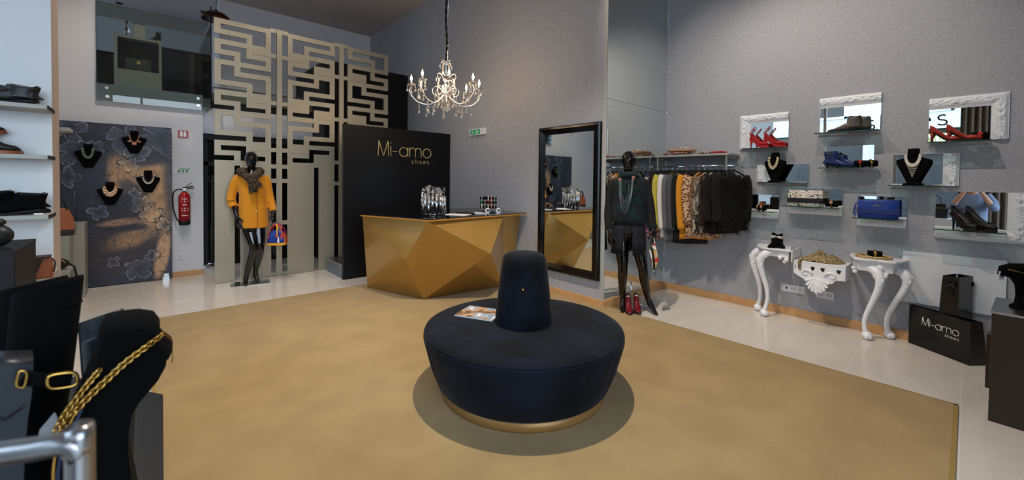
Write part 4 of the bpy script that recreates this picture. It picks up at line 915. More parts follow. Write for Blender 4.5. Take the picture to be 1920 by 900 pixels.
leg(c3, [(5.12, .46, .655), (5.08, .395, .64), (5.04, .345, .60), (5.05, .355, .50), (5.08, .415, .36), (5.11, .465, .22), (5.125, .475, .12), (5.135, .46, .045)], [.036, .042, .037, .030, .025, .022, .022, .027], (5.135, .46))
c2 = thing('shell_bracket', 'white wall bracket carved with a scallop shell, holding a printed scarf', 'wall bracket', (4.92, .95, 0), 0)
MB().box((0, -.19, .628), (.278, .21, .645)).build('top', 'whitegloss', c2, bevel=.003)
MB().box((0.0, -.195, .50), (.278, -.187, .645)).box((.0, .211, .52), (.278, .219, .645)).build('side', 'whitegloss', c2)
def plate(b, out, x0, x1): return b.prism([(x0, y, z) for y, z in out], (x1-x0, 0, 0))
b = MB(); plate(b, [(-.187, .627), (-.187, .505), (-.12, .495), (-.10, .46), (-.03, .45), (.10, .45), (.14, .47), (.215, .515), (.215, .535), (.20, .58), (.215, .627)], .0, .016)
b.build('apron', 'whitegloss', c2, bevel=.003)
for cy, sg in ((-.09, 1), (.115, -1)):
    b = MB(); P = [(-.004, cy+sg*.0+(.050-.0055*k*.6)*math.cos(sg*k*.45+PI*.5*(1-sg)), .530+(.042-.0045*k*.6)*math.sin(k*.45)) for k in range(15)]
    b.tube(P, [.011*(1-.03*k) for k in range(15)], 8); b.build('scroll', 'whitegloss', c2)
for yy in (-.02, .06, -.145): MB().prism([(-.0012, yy-.018, .60), (-.0012, yy+.018, .602), (-.0012, yy+.013, .575), (-.0012, yy, .562), (-.0012, yy-.012, .572)], (.001, 0, 0)).build('shade_plate', 'dark', c2)  # thin dark plates on the apron imitate the shade inside openings
b = MB()
for k in range(9):
    a = math.radians(-90+(k-4)*18); r1 = .150-.004*abs(k-4); p0 = (-.014, .02, .50); p1 = (-.022, .02+r1*.75*math.cos(a), .50+r1*math.sin(a)*1.0)
    b.tube([p0, tuple((p0[i]+p1[i])/2-(.006 if i == 0 else 0) for i in range(3)), p1], [.007, .013, .015], 8)
b.tube([(-.02, .02, .375), (-.016, .02, .35), (-.01, .02, .325)], [.016, .012, .003], 8)
b.build('shell', 'whitegloss', c2, remesh=.003)
b = MB()
def scf(u, v):
    a = u*2*PI; r_ = .01+v*1.0
    y = .01+.17*r_*math.cos(a)*(1+.15*math.sin(3*a)); x = .13+.12*r_*math.sin(a)*(1+.2*math.cos(2*a))
    z = .647+.085*(1-v**1.5)*(1+.5*NZ.noise((x*14, y*14, 2)))+.02*abs(NZ.noise((x*40, y*40, 7)))
    return (x-.02*v, y, max(z, .647))
b.grid(scf, 48, 16); b.tube(spline([(.01, .16, .66), (-.012, .17, .63), (-.014, .165, .56)]), [.02, .022, .02, .018, .016, .016, .016, .016, .015, .015, .014, .012, .01], 8)
tag(b.build('scarf', 'scarfp'), 'crumpled earthy printed scarf heaped on the shell bracket', 'scarf'); bpy.data.objects['scarf'].location = (4.93, .95, .0)
root_mat[0] = 'suede'
for lb, yy, rz, xx in (('black and snake print heeled shoe standing at the left on the cut console', 1.40, PI+.9, 5.06), ('black and snake print heeled shoe turned heel outward at the right on the cut console', 1.31, PI-.5, 5.04)):
    q = thing('heel', lb, 'shoe', (xx, yy, .7425), rz, 'snake print heels'); shoe_parts(q, .17, .075, .07, .125, 'boot', block=True, slim=1.0)
    MB().rings([[(.034+.037*math.cos(a), .034*math.sin(a), z) for a in (2*PI*j/20 for j in range(20))] for z in (.095, .122)], cap=False).build('counter_panel', 'reptile', q, solid=.004)
bracelet_stand('black velvet pillow with gold cuff on the two-legged console', (5.04, .565, .7425), -PI/2+.25, ['goldm'])
rg = thing('bangle', 'twisted cream and gold rope necklace lying on the two-legged console', 'bangle', (5.03, .575, .7425))
for k in range(2): MB().tube([((.085+.006*k)*math.cos(a), (.125+.004*k)*math.sin(a), .008+.009*k+.004*math.sin(9*a)) for a in (2*PI*i/60 for i in range(60))], .0065, 6, closed=True).build('strand', ['goldm', 'cream'][k], rg)

# white board, bags, box and bust at the right
wb = thing('white_board', 'plain white rectangular panel hung low on the grey wall behind the shopping bags', 'panel', (XW, 0, 0)); MB().box((-.02, -.225, .355), (-.001, .387, .818)).build('board', 'panelwhite', wb, bevel=.002)
sb = thing('shopping_bag', 'wide glossy black paper shopping bag with white shop lettering on the floor', 'shopping bag', (5.134, .33, .001), math.radians(-128.5))
Lb = .47; hb_ = .345
MB().rings([[(0, 0, z), (Lb, 0, z), (Lb+.0, dd, z), (0, dd*.38, z)] for z, dd in ((0, .145), (.15, .135), (hb_, .10))], smooth=False, cap=False).build('bag', mat('glossy_black_paper', (16, 15, 16), .22, bump=.25, bscale=6), sb, solid=.003)
MB().prism([(.004, .004, .002), (Lb-.004, .004, .002), (Lb-.004, .138, .002), (.004, .05, .002)], (0, 0, .004)).build('base', 'blackmat', sb)
lettering('Mi-amo', .052, (.115, -.003, .20), (1, 0, 0), (0, 0, 1), (0, -1, 0), 'lettering', 'textw', sb, gap=.2, w=.05, thick=.002)
lettering('shoes', .018, (.295, -.003, .165), (1, 0, 0), (0, 0, 1), (0, -1, 0), 'lettering', 'textw', sb, gap=.5, w=.08, thick=.002)
sb2 = thing('shopping_bag', 'tall narrow black paper bag with ribbon bows standing in the open wide one', 'shopping bag', (4.955, .028, .012), math.radians(-22))
MB().rings([[(0, a0, z), (.205, a0, z), (.205, a1, z), (0, a1, z)] for z, a0, a1 in ((0, 0, .125), (.3, .002, .125), (.60, .004, .11), (.655, .005, .105))], smooth=False, cap=False).build('bag', mat('black_paper', (22, 21, 22), .2, bump=.2, bscale=5), sb2, solid=.003)
for x, y in ((-.010, .055), (.212, .03)):
    MB().tube(spline([(x, y, .585), (x-.006, y-.022, .605), (x-.010, y-.028, .575), (x, y, .59), (x-.006, y+.022, .605), (x-.010, y+.028, .57), (x, y, .585), (x-.006, y-.012, .54), (x-.004, y-.018, .50)]), .008, 6, flat=.25).build('ribbon', 'blacklthr', sb2)
bxr = thing('display_block', 'dark bronze metal display block at the right edge of the picture', 'display block', (3.80, -.112, 0), math.radians(0), 'dark bronze display blocks')
MB().box((0, -.50, 0), (.50, 0, .655)).build('body', 'bronzebox', bxr, bevel=.003); MB().box((-.004, -.504, .655), (.504, .004, .668)).build('top', 'steel', bxr)
bxr.rotation_euler = (0, 0, math.radians(-4))
MB().box((.30, .004, .10), (.42, .03, .45)).build('side_plate', 'bronzebox', bxr)
nb = thing('necklace_bust', 'black velvet neck display with gold chain on the bronze block at the right edge', 'jewellery bust', (4.03, -.245, .668), math.radians(-50), 'velvet necklace busts')
b = MB(); b.lathe([(.05, 0), (.052, .012), (.035, .03), (.03, .08), (.034, .14), (.055, .19), (.075, .215)], n=28, sx=1.25); b.build('stem', 'suede', nb)
b = MB(); pillow(b, [(-.13, .20), (-.12, .255), (-.06, .275), (.1, .28), (.12, .24), (.11, .20), (0, .17)], .10, .3); b.build('chest', 'suede', nb)
MB().tube(spline([(-.125, -.04, .245), (-.08, -.055, .235), (0, -.06, .215), (.1, -.06, .20)]), .004, 6).build('chain', 'goldm', nb)
tg = thing('price_tag', 'white barcode tag hanging from the velvet neck display at the right edge', 'tag', (3.955, -.150, .865), math.radians(-50)); MB().box((-.016, -.002, -.028), (.016, .0, .028)).build('card', 'paper', tg)
for k in range(7): MB().box((-.010+.003*k, -.0028, -.012), (-.010+.003*k+(.0012 if k % 2 else .0018), -.0021, .014)).build('barcode', 'blackmat', tg)

# ------------------------------------------------------------------ clothes shelf, rail and garments
cr_ = thing('clothes_rail', 'grey wall shelf with chrome hanging rail for coats in the mirror corner', 'clothes rail', (XW, 0, 0))
MB().box((-.32, 1.80, 1.735), (-.001, 2.70, 1.757)).build('shelf_board', 'shelf', cr_, bevel=.002)
for y in (1.83, 2.66): MB().box((-.315, y-.006, 1.56), (-.285, y+.006, 1.734)).box((-.30, y-.006, 1.70), (-.001, y+.006, 1.734)).build('bracket', 'taupe', cr_)
MB().cyl((-.30, 1.70, 1.615), (-.30, 2.70, 1.615), .011, 12).build('rail', 'chrome', cr_)
b = MB(); 
RX, RZ = XW-.30, 1.615
def garment(name, label, mt, y, Lg, w=.42, th=.055, sleeve=.52, ang=28, furn=0, flare=1.0, neck=.0, hem2=None, slm=None):
    r = thing(name, label, 'garment', (RX, y, RZ), math.radians(-ang), 'garments on the rail')
    MB().tube(spline([(0, 0, .013), (.012, 0, .012), (.013, 0, -.004), (0, 0, -.03), (0, 0, -.055)]), .0025, 6).build('hook', 'chrome', r)
    MB().tube(spline([(-.17, 0, -.115), (-.09, 0, -.075), (0, 0, -.052), (.09, 0, -.075), (.17, 0, -.115)]), [.009]*25, 8, flat=.6).build('hanger', 'blackmat', r)
    R = []; n = 28; seed = rnd.random()*20
    for k in range(15):
        t = k/14; z = -.062-(Lg)*t**.9
        hw = w*.5*(.25+.75*smooth01(t/.10)) if t < .10 else w*.5*(.94+.10*(t-.1)*flare)
        row = []
        for j in range(n):
            a = 2*PI*j/n; f = 1+.25*t*math.sin(a*5+seed)+.15*t*math.sin(a*9+seed*2)
            dz = -.06*smooth01(1-t*4)*abs(math.cos(a))
            row.append((hw*math.cos(a), th*.5*math.sin(a)*f*(1 if t > .06 else .7), z+dz+.010*math.sin(a*3+seed)*t))
        R.append(row)
    b = MB(); b.rings(R); b.build('body', mt, r)
    if sleeve:
        for sx in (-1, 1):
            b = MB(); P = spline([(sx*w*.42, 0, -.125), (sx*w*.50, -.012, -.20), (sx*w*.52, -.02, -.20-sleeve*.4), (sx*w*.47, -.026, -.20-sleeve*.95)], 6)
            b.tube(P, [.048, .060, .062]+[.058-.012*i/(len(P)-4) for i in range(len(P)-3)], 14, flat=.55, upv=(1, 0, 0)); b.build('sleeve', slm or mt, r)
            if furn: pass
    if hem2:
        m2, ex = hem2; b = MB(); b.rings([[(w*.40*math.cos(a), th*.42*math.sin(a), z) for a in (2*PI*j/20 for j in range(20))] for z in (-.3, -.062-Lg-ex)]); b.build('lining', m2, r)
    if furn:
        def pf_():
            t = rnd.random(); a = rnd.uniform(0, 2*PI); hw = w*.5*(.94+.1*t); return ((hw*math.cos(a), th*.5*math.sin(a), -.10-(Lg-.04)*t), (math.cos(a), math.sin(a)*2, 0))
        b = MB(); fur(b, pf_, .07, .0035, furn*5, .88); b.build('fur_pile', mt, r)
    return r
GS = [('coat', 'dark patterned coat nearest the mirror on the rail', 'floral', 2.655, .86, 'blackcloth', 0, .50),
      ('blouse', 'multicolour print blouse near the mirror end of the rail', 'floral', 2.585, .80, None, 0, .5),
      ('blouse', 'black blouse between the print blouse and the yellow-green one', 'blackcloth', 2.525, .72, None, 0, .5),
      ('blouse', 'yellow-green printed blouse on the rail', 'lime', 2.470, .72, None, 0, .56),
      ('coat', 'ivory coat on the rail, longer than the yellow-green blouse', 'ivory', 2.400, .82, None, 0, .60),
      ('coat', 'grey tweed coat right of the ivory coat', 'tweed', 2.340, .86, None, 0, .60),
      ('coat', 'plain mid grey coat between the tweed and black coats', 'grey', 2.285, .84, None, 0, .60),
      ('coat', 'black wool coat left of the mustard coat on the rail', 'blackcloth', 2.225, .86, None, 0, .56),
      ('coat', 'mustard wool coat hanging on the rail', 'mustard', 2.145, .80, None, 0, .58),
      ('blouse', 'leopard print blouse right of the hanging mustard coat', 'leopard', 2.075, .78, None, 0, .50),
      ('fur_vest', 'grey and cream long fur vest on the rail', 'furgrey', 2.010, .72, None, 260, 0),
      ('fur_vest', 'dark brown short fur vest on the rail', 'brownfur', 1.940, .62, None, 260, 0),
      ('fur_coat', 'black long-haired fur coat second from the right end of the rail', 'blackfur', 1.865, .70, None, 420, .45),
      ('fur_coat', 'black fur coat at the right end of the rail', 'blackfur', 1.775, .66, None, 420, .45)]
for nm, lb, mt, y, Lg, slm, fn, slv in GS:
    garment(nm, lb, mt, y, Lg, w=.40, th=.07 if fn else .045, sleeve=slv, furn=fn, slm=slm, ang=46 if 'mustard' in lb else 30 if fn else 38)
# folded goods on the shelf
fx = 4.98
def folded(label, y0, y1, z, h, mt, x0=4.90, x1=5.12, rz=0):
    r = thing('folded_garment', label, 'folded garment', ((x0+x1)/2, (y0+y1)/2, z), rz, 'folded garments on the rail shelf'); hx, hy = (x1-x0)/2, (y1-y0)/2
    R = [[(x*hx*k, y*hy*k, zz+.004*math.sin(5*x+7*y+z*90)) for x, y in ((-1, -1), (-.3, -1.02), (.4, -.98), (1, -1), (1.02, 0), (1, 1), (.3, .98), (-.4, 1.02), (-1, 1), (-.98, 0))] for zz, k in ((.004, .96), (h*.3, 1), (h*.8, 1), (h, .95))]
    MB().rings(R).build('fabric', mt, r); return r
folded('multicolour folded scarf at the bottom of the stack by the mirror', 2.30, 2.60, 1.7575, .018, 'floral')
folded('dark patterned folded garment under the pink-beige knit', 2.28, 2.58, 1.78, .016, 'leopard', 4.91, 5.13, .05)
folded('pink-beige knit folded on top of the stack', 2.27, 2.55, 1.80, .035, 'terracotta', 4.91, 5.12, -.05)
folded('white and green folded print in the middle of the shelf', 2.02, 2.20, 1.7575, .02, 'floral', 4.90, 5.08, .1)
folded('dark red folded scarf near the free end of the shelf', 1.87, 2.0, 1.7575, .024, 'redsuede', 4.90, 5.06)
bg_ = thing('paper_roll', 'white crumpled tissue paper on top of the folded knit', 'paper', (5.02, 2.38, 1.838)); b = MB()
b.grid(lambda u, v: (.05*(u-.5), .10*(v-.5), .02+.018*NZ.noise((u*5, v*5, 1))-.018*abs(v-.5)), 8, 12); b.build('paper', 'paper', bg_, solid=.002)

# ------------------------------------------------------------------ figures
def hand(b, w, d, side, s_=1.0, curl=.35, out=(1, 0, 0)):
    """palm with five bent fingers; w wrist, d pointing direction, side = vector across the palm towards the thumb, out = palm normal"""
    w, d, side, out = Vector(w), Vector(d).normalized(), Vector(side).normalized(), Vector(out).normalized()
    L = .085*s_
    b.tube([w-d*.01, w+d*L*.35, w+d*L*.8, w+d*L], [.024*s_, .030*s_, .036*s_, .030*s_], 12, flat=.42, upv=tuple(side))
    for k, (o_, ln) in enumerate(((.026, .068), (.009, .078), (-.009, .072), (-.026, .056))):
        p = w+d*L*.95+side*o_*s_; P = [p]; dd = d.copy()
        for q in range(3):
            dd = (dd+out*curl*(.6+.5*q)).normalized(); P.append(P[-1]+dd*ln*s_*(.42, .33, .25)[q])
        b.tube(P, [.0095*s_, .009*s_, .008*s_, .006*s_], 8)
    p = w+d*L*.25+side*.026*s_; q = (d*.8+side*.8+out*.2).normalized(); q2 = (d*1.0+side*.25+out*.4).normalized()
    b.tube([p, p+q*.035*s_, p+q*.035*s_+q2*.03*s_, p+q*.035*s_+q2*.052*s_], [.013*s_, .0115*s_, .010*s_, .007*s_], 8)
def head(b, c, face=(0, -1, 0), s_=1.0):
    c = Vector(c); R = []
    for z, rx, ry, oy in ((-.118, .028, .032, -.028), (-.105, .046, .052, -.022), (-.08, .058, .070, -.012), (-.04, .068, .084, -.004), (0, .074, .092, 0), (.04, .076, .096, .006), (.075, .069, .086, .008), (.10, .048, .062, .008), (.115, .02, .028, .008)):
        R.append([(c.x+rx*s_*math.cos(a), c.y+oy*s_+ry*s_*math.sin(a), c.z+z*s_) for a in (2*PI*j/20 for j in range(20))])
    b.rings(R)
    b.tube([c+Vector((0, -.085, .01))*s_, c+Vector((0, -.103, -.025))*s_, c+Vector((0, -.088, -.04))*s_], [.006, .012, .009], 8)     # nose ridge
    b.tube([c+Vector((-.05, -.067, .025))*s_, c+Vector((-.02, -.088, .030))*s_, c+Vector((.02, -.088, .030))*s_, c+Vector((.05, -.067, .025))*s_], .008, 8)   # brow
    b.tube([c+Vector((-.022, -.083, -.065))*s_, c+Vector((0, -.092, -.066))*s_, c+Vector((.022, -.083, -.065))*s_], .007, 8)     # lips
    for sx in (-1, 1): b.tube([c+Vector((sx*.074, .004, .025))*s_, c+Vector((sx*.080, .012, 0))*s_, c+Vector((sx*.072, .0, -.03))*s_], [.007, .009, .006], 8)
def limb(b, pts, rad, n=14, k=5, flat=1.0, upv=(1, 0, 0)):
    P = spline(pts, k); m_ = len(P); RR = []
    for i in range(m_):
        t = i/(m_-1)*(len(rad)-1); q = min(int(t), len(rad)-2); RR.append(rad[q]+(rad[q+1]-rad[q])*(t-q))
    return b.tube(P, RR, n, flat=flat, upv=upv)
def ellring(cx, cy, z, rx, ry, n=28, fold=0, ph=0): return [(cx+rx*math.cos(a)*(1+fold*math.sin(6*a+ph)), cy+ry*math.sin(a)*(1+fold*math.sin(6*a+ph)), z) for a in (2*PI*j/n for j in range(n))]

# mannequin in mustard coat
m1 = thing('mannequin', 'glossy black mannequin in mustard wool coat with fur scarf, in front of the pierced screen', 'mannequin', (1.05, 6.40, 0), math.radians(-9.4), 'glossy black mannequins')
b = MB(); head(b, (.030, -.02, 1.655), s_=.93)
limb(b, [(.032, .0, 1.60), (.034, .01, 1.52), (.036, .02, 1.42)], [.052, .050, .07])
b.rings([ellring(.04, .02, z, rx, ry) for z, rx, ry in ((1.44, .10, .06), (1.40, .15, .08), (1.25, .145, .10), (1.08, .12, .085), (.95, .15, .10), (.82, .155, .10))])
limb(b, [(-.11, .02, 1.40), (-.185, .03, 1.16), (-.155, -.02, 1.02), (-.125, -.05, .90)], [.045, .036, .032, .024]); hand(b, (-.122, -.055, .895), (.15, -.12, -1), (.9, -.4, 0), 1.05, .18, (.3, .1, 0))
limb(b, [(.19, .02, 1.40), (.235, .04, 1.16), (.265, .01, 1.02), (.285, -.03, .925)], [.045, .036, .032, .024]); hand(b, (.285, -.03, .93), (.05, -.25, -1), (-.9, -.4, 0), .95, .75, (.0, .7, -.3))
limb(b, [(-.02, .02, .84), (.02, -.05, .68), (.055, -.09, .50), (.035, -.05, .36), (-.01, -.02, .20), (-.025, -.01, .115)], [.092, .080, .056, .053, .038, .030])
limb(b, [(-.025, .0, .13), (-.03, -.03, .085), (-.032, -.085, .04), (-.033, -.13, .018), (-.034, -.155, .014)], [.031, .034, .028, .020, .012], flat=1.0)
limb(b, [(.10, .02, .84), (.115, -.02, .68), (.125, -.06, .50), (.115, -.02, .36), (.085, .03, .20), (.075, .05, .125)], [.092, .080, .056, .052, .037, .029])
limb(b, [(.075, .05, .14), (.08, .04, .095), (.095, -.005, .045), (.105, -.045, .020), (.11, -.07, .014)], [.031, .034, .028, .020, .012])
b.build('body', 'gloss', m1, remesh=.0065)
c_ = MB()
c_.rings([ellring(cx, .01, z, rx, ry, 36, f, 1) for z, cx, rx, ry, f in ((1.475, .035, .085, .055, 0), (1.455, .037, .12, .070, 0), (1.42, .04, .155, .09, 0), (1.34, .042, .160, .11, 0), (1.20, .048, .155, .12, .0), (1.05, .052, .160, .125, .01), (.90, .056, .168, .128, .015), (.752, .06, .178, .132, .02), (.748, .06, .168, .122, .02))])
limb(c_, [(-.09, .02, 1.43), (-.14, .03, 1.36), (-.178, .035, 1.22), (-.190, .02, 1.12), (-.165, -.02, 1.03)], [.055, .058, .054, .052, .050])
limb(c_, [(.17, .02, 1.43), (.205, .03, 1.36), (.235, .04, 1.20), (.262, .02, 1.08), (.283, -.02, .965)], [.055, .058, .052, .048, .045])
c_.build('coat', 'mustard', m1, remesh=.008)
f = MB()
limb(f, [(.075, -.128, 1.38), (.085, -.141, 1.15), (.095, -.145, .95), (.10, -.149, .76)], [.0035]*4, n=6)
limb(f, [(-.235, -.02, 1.12), (-.20, -.05, 1.115), (-.15, -.035, 1.12)], [.006]*3, n=6)
f.build('coat_seam', mat('mustard_seam', (170, 104, 16), .9), m1)
for z in (1.235, .975): MB().sphere((.085, -.147, z), .011, 10, 6, sc=(1, .5, 1)).build('button', 'pearl', m1)
f = MB(); 
sp1 = spline([(-.06, .05, 1.50), (-.085, -.03, 1.50), (-.05, -.10, 1.46), (.02, -.14, 1.40), (.09, -.145, 1.34), (.12, -.14, 1.29)], 6)
sp2 = spline([(.12, .05, 1.51), (.13, -.03, 1.50), (.09, -.11, 1.46), (.04, -.15, 1.40), (.045, -.165, 1.32), (.055, -.16, 1.23)], 6)
sp3 = spline([(-.06, .05, 1.50), (.03, .09, 1.51), (.12, .05, 1.51)], 6)
for sp_, r0 in ((sp1, .045), (sp2, .048), (sp3, .045)):
    f.tube(sp_, [r0*(1+.12*math.sin(i*1.3)) for i in range(len(sp_))], 12)
def scarf_pt():
    sp_ = rnd.choice((sp1, sp2, sp2, sp3)); p = rnd.choice(sp_); a = rnd.uniform(0, 2*PI); n_ = Vector((math.cos(a), -abs(math.sin(a)), rnd.uniform(-.5, .5))).normalized(); return (p+n_*.038, n_)
fur(f, scarf_pt, .040, .0035, 900, .5); f.build('fur_scarf', 'fur', m1)
MB().box((-.20, -.10, .001), (.24, .14, .010)).build('base_plate', 'glasss', m1); MB().cyl((.07, .06, .01), (.07, .05, .20), .006, 8).build('calf_rod', 'chrome', m1)
# colourful handbag
hbg = thing('handbag', 'blue, orange and yellow dome handbag hanging from the mustard coat mannequin hand', 'handbag', (1.05+.315*math.cos(math.radians(9.4)), 6.40-.315*math.sin(math.radians(9.4))-.075, .505), math.radians(-9.4-24))
def bagring(z, w, d, n=24):
    return [(w*math.copysign(abs(math.cos(a))**.55, math.cos(a)), d*math.copysign(abs(math.sin(a))**.55, math.sin(a)), z) for a in (2*PI*j/n for j in range(n))]
MB().rings([bagring(z, w, d) for z, w, d in ((.03, .115, .068), (.08, .112, .066), (.14, .098, .055), (.185, .078, .038), (.205, .055, .02), (.208, .03, .01))]).build('body', 'blueleather', hbg)
MB().rings([bagring(z, w, d) for z, w, d in ((0, .112, .066), (.006, .12, .072), (.028, .119, .071), (.034, .113, .067))]).build('base_trim', mat('yellow_leather', (235, 168, 24), .4), hbg)
ol = mat('orange_leather', (205, 78, 30), .4)
MB().rings([[(.05, -.069, .034), (.118, -.045, .034), (.120, .05, .034), (.118, .055, .036)], [(.065, -.062, .13), (.104, -.03, .13), (.104, .04, .13), (.10, .042, .131)], [(.066, -.05, .16), (.088, -.02, .165), (.088, .02, .165), (.085, .022, .166)]], smooth=False).build('side_panel', ol, hbg, bevel=.002)
MB().prism([(.03, -.074, .04), (.055, -.073, .04), (.045, -.068, .12), (.035, -.067, .12)], (0, .004, 0)).build('front_strap', 'whitegloss', hbg)
for y, m_ in ((-.05, mat('red_orange_leather', (200, 60, 36), .4)), (.05, mat('magenta_leather', (170, 30, 90), .4))):
    MB().tube(spline([(-.09, y, .09), (-.085, y, .17), (-.05, y*.8, .25), (.0, y*.5, .285), (.05, y*.8, .25), (.085, y, .17), (.09, y, .09)]), .0075, 8).build('handle', m_, hbg)
MB().tube(spline([(.0, -.03, .285), (.02, -.055, .24), (.025, -.068, .17), (.028, -.075, .12)]), .009, 8, flat=.4, upv=(1, 0, 0)).build('tag_strap', 'goldm' and mat('yellow_strap', (232, 165, 30), .4), hbg)
MB().tube([(.026+.014*math.cos(a), -.078, .13+.016*math.sin(a)) for a in (2*PI*i/16 for i in range(16))], .004, 6, closed=True).build('buckle', ol, hbg)

# mannequin in green fur vest
m2 = thing('mannequin', 'glossy black mannequin in dark green fur vest and black slit coat, before the mirror wall', 'mannequin', (3.995, 2.418, 0), math.radians(-58.3), 'glossy black mannequins')
b = MB(); head(b, (-.083, -.02, 1.648), s_=.93)
limb(b, [(-.083, .0, 1.60), (-.083, .01, 1.52), (-.08, .02, 1.42)], [.052, .050, .07])
b.rings([ellring(-.075, .02, z, rx, ry) for z, rx, ry in ((1.44, .10, .06), (1.40, .14, .08), (1.25, .14, .10), (1.08, .12, .085), (.95, .15, .10), (.82, .15, .10))])
limb(b, [(-.23, .02, 1.40), (-.275, .03, 1.15), (-.275, -.02, .98), (-.268, -.05, .87)], [.040, .034, .030, .023]); hand(b, (-.268, -.05, .87), (.03, -.1, -1), (.6, -.7, 0), 1.05, .15, (.3, .1, 0))
limb(b, [(.08, .02, 1.40), (.135, .03, 1.15), (.165, -.01, .98), (.188, -.04, .90)], [.040, .034, .030, .023]); hand(b, (.188, -.04, .90), (.03, -.1, -1), (-.6, -.7, 0), 1.0, .3, (-.3, .2, 0))
limb(b, [(-.145, .02, .84), (-.135, -.01, .66), (-.125, -.03, .48), (-.127, -.02, .36), (-.125, .01, .20), (-.12, .02, .11)], [.090, .076, .054, .052, .036, .029])
limb(b, [(-.12, .02, .12), (-.12, .0, .08), (-.12, -.06, .035), (-.12, -.11, .018), (-.12, -.135, .014)], [.031, .034, .028, .020, .012])
limb(b, [(.0, .02, .84), (.045, -.01, .66), (.083, -.03, .48), (.10, -.02, .36), (.135, .0, .20), (.15, .01, .135)], [.090, .076, .054, .052, .036, .029])
limb(b, [(.15, .01, .145), (.165, .0, .105), (.20, -.035, .05), (.225, -.06, .020), (.245, -.075, .014)], [.030, .033, .026, .019, .012])
b.build('body', 'gloss', m2, remesh=.0065)
v_ = MB(); v_.rings([ellring(-.072, .01, z, rx, ry, 40, .02, 2) for z, rx, ry in ((1.51, .075, .06), (1.48, .12, .08), (1.43, .165, .105), (1.32, .175, .125), (1.18, .178, .13), (1.05, .182, .135), (.985, .185, .137), (.975, .17, .12))])
v_.tube([(-.08+.085*math.cos(a), .0+.075*math.sin(a)-.01, 1.50-.03*abs(math.sin(a/2+PI/4))) for a in (2*PI*j/24 for j in range(24))], .034, 10, closed=True)
def vest_pt():
    z = rnd.uniform(.985, 1.48); a = rnd.uniform(0, 2*PI); rx = .18 if z < 1.38 else .18-(z-1.38)*.6; return ((-.072+rx*math.cos(a), .01+rx*.73*math.sin(a), z), (math.cos(a), math.sin(a), 0))
fur(v_, vest_pt, .028, .004, 1500, .75); v_.build('fur_vest', 'teal', m2)
MB().tube([(-.075, -.137, 1.40), (-.073, -.138, 1.2), (-.072, -.142, .99)], .005, 6).build('zip', mat('teal_tape', (30, 66, 66), .6), m2)
s_ = MB(); limb(s_, [(-.20, .02, 1.43), (-.255, .03, 1.33), (-.285, .03, 1.15), (-.285, -.02, .98), (-.275, -.045, .90)], [.05, .056, .052, .046, .042]); s_.build('sleeve', 'blackcloth', m2)
s_ = MB(); limb(s_, [(.055, .02, 1.43), (.105, .03, 1.33), (.145, .03, 1.15), (.168, -.01, .98), (.182, -.035, .925)], [.05, .056, .052, .046, .042]); s_.build('sleeve', 'blackcloth', m2)
s_ = MB()
def coat_panel(a0, a1, zb_):
    n = 20; R = []
    for z, rx, ry in ((1.0, .165, .115), (.9, .172, .125), (.78, .182, .135), (zb_, .192, .145)):
        R.append([(-.067+rx*math.cos(a0+(a1-a0)*j/n), .01+ry*math.sin(a0+(a1-a0)*j/n), z-.0*j) for j in range(n+1)])
    return R
s_.rings(coat_panel(-PI*.43, PI*1.40, .635), closed=False, cap=False); s_.build('coat_skirt', 'charcoal', m2, solid=.006)
s_ = MB(); R = [[(-.067+rx*math.cos(PI*(1.40+.17*j/6)), .01+ry*math.sin(PI*(1.40+.17*j/6)), z+dz*j) for j in range(7)] for z, rx, ry, dz in ((1.0, .165, .115, 0), (.88, .17, .12, 0), (.76, .17, .12, .02))]
s_.rings(R, closed=False, cap=False); s_.build('inner_skirt', 'blackcloth', m2, solid=.004)
nk = thing('necklace', 'long silver multi-chain necklace worn over the green fur vest', 'necklace', (3.995, 2.418, 0), math.radians(-58.3))
for k in range(5):
    bot = 1.09+.030*k; MB().tube(spline([(-.178+.006*k, -.125, 1.435), (-.17+.006*k, -.160, 1.28), (-.15+.005*k, -.168, bot+.05), (-.115, -.172, bot), (-.08-.003*k, -.170, bot+.05), (-.045-.004*k, -.162, 1.28), (-.028-.004*k, -.125, 1.455)]), .0014, 5).build('chain', 'steel', nk)
for x, z in ((-.17, 1.445), (-.03, 1.465)): MB().tube([(x+.012*math.cos(a), -.125, z+.012*math.sin(a)) for a in (2*PI*i/16 for i in range(16))], .005, 6, closed=True).build('ring', 'rose', nk)
po_ = thing('pouch', 'floral printed wristlet pouch hanging from the green vest mannequin hand', 'pouch', (3.995, 2.418, 0), math.radians(-58.3))
OUT = [(.200, .772), (.218, .70), (.240, .60), (.232, .555), (.200, .475), (.188, .462), (.172, .58), (.142, .70), (.16, .725)]
pk = MB(); cxp = sum(p[0] for p in OUT)/9; czp = sum(p[1] for p in OUT)/9
pillow(pk, OUT, .03, .12); pk.v = [(x, y-.075, z) for x, y, z in pk.v]; pk.build('body', mat_ramp('tropical_print', [(0, (190, 40, 50)), (.25, (228, 226, 220)), (.55, (235, 232, 226)), (.68, (90, 130, 70)), (.8, (205, 160, 90)), (.9, (60, 60, 70))], 28, .6, kind='vorc'), po_)
MB().tube([(.165, -.092, .735), (.188, -.0935, .62), (.198, -.092, .49)], .011, 6, flat=.3, upv=(1, 0, 0)).build('stripe', 'blackcloth', po_)
MB().tube(spline([(.200, -.075, .772), (.195, -.07, .80), (.190, -.06, .83)]), .004, 6).build('wrist_strap', 'pearl', po_)
fp = thing('mirror_tile', 'square mirror base plate on the floor under the green vest mannequin', 'mirror', (0, 0, 0)); slab([(3.88, 2.69), (3.92, 2.36), (4.20, 2.35), (4.24, 2.66)], .0125, .019).build('plate', 'mirror', fp)
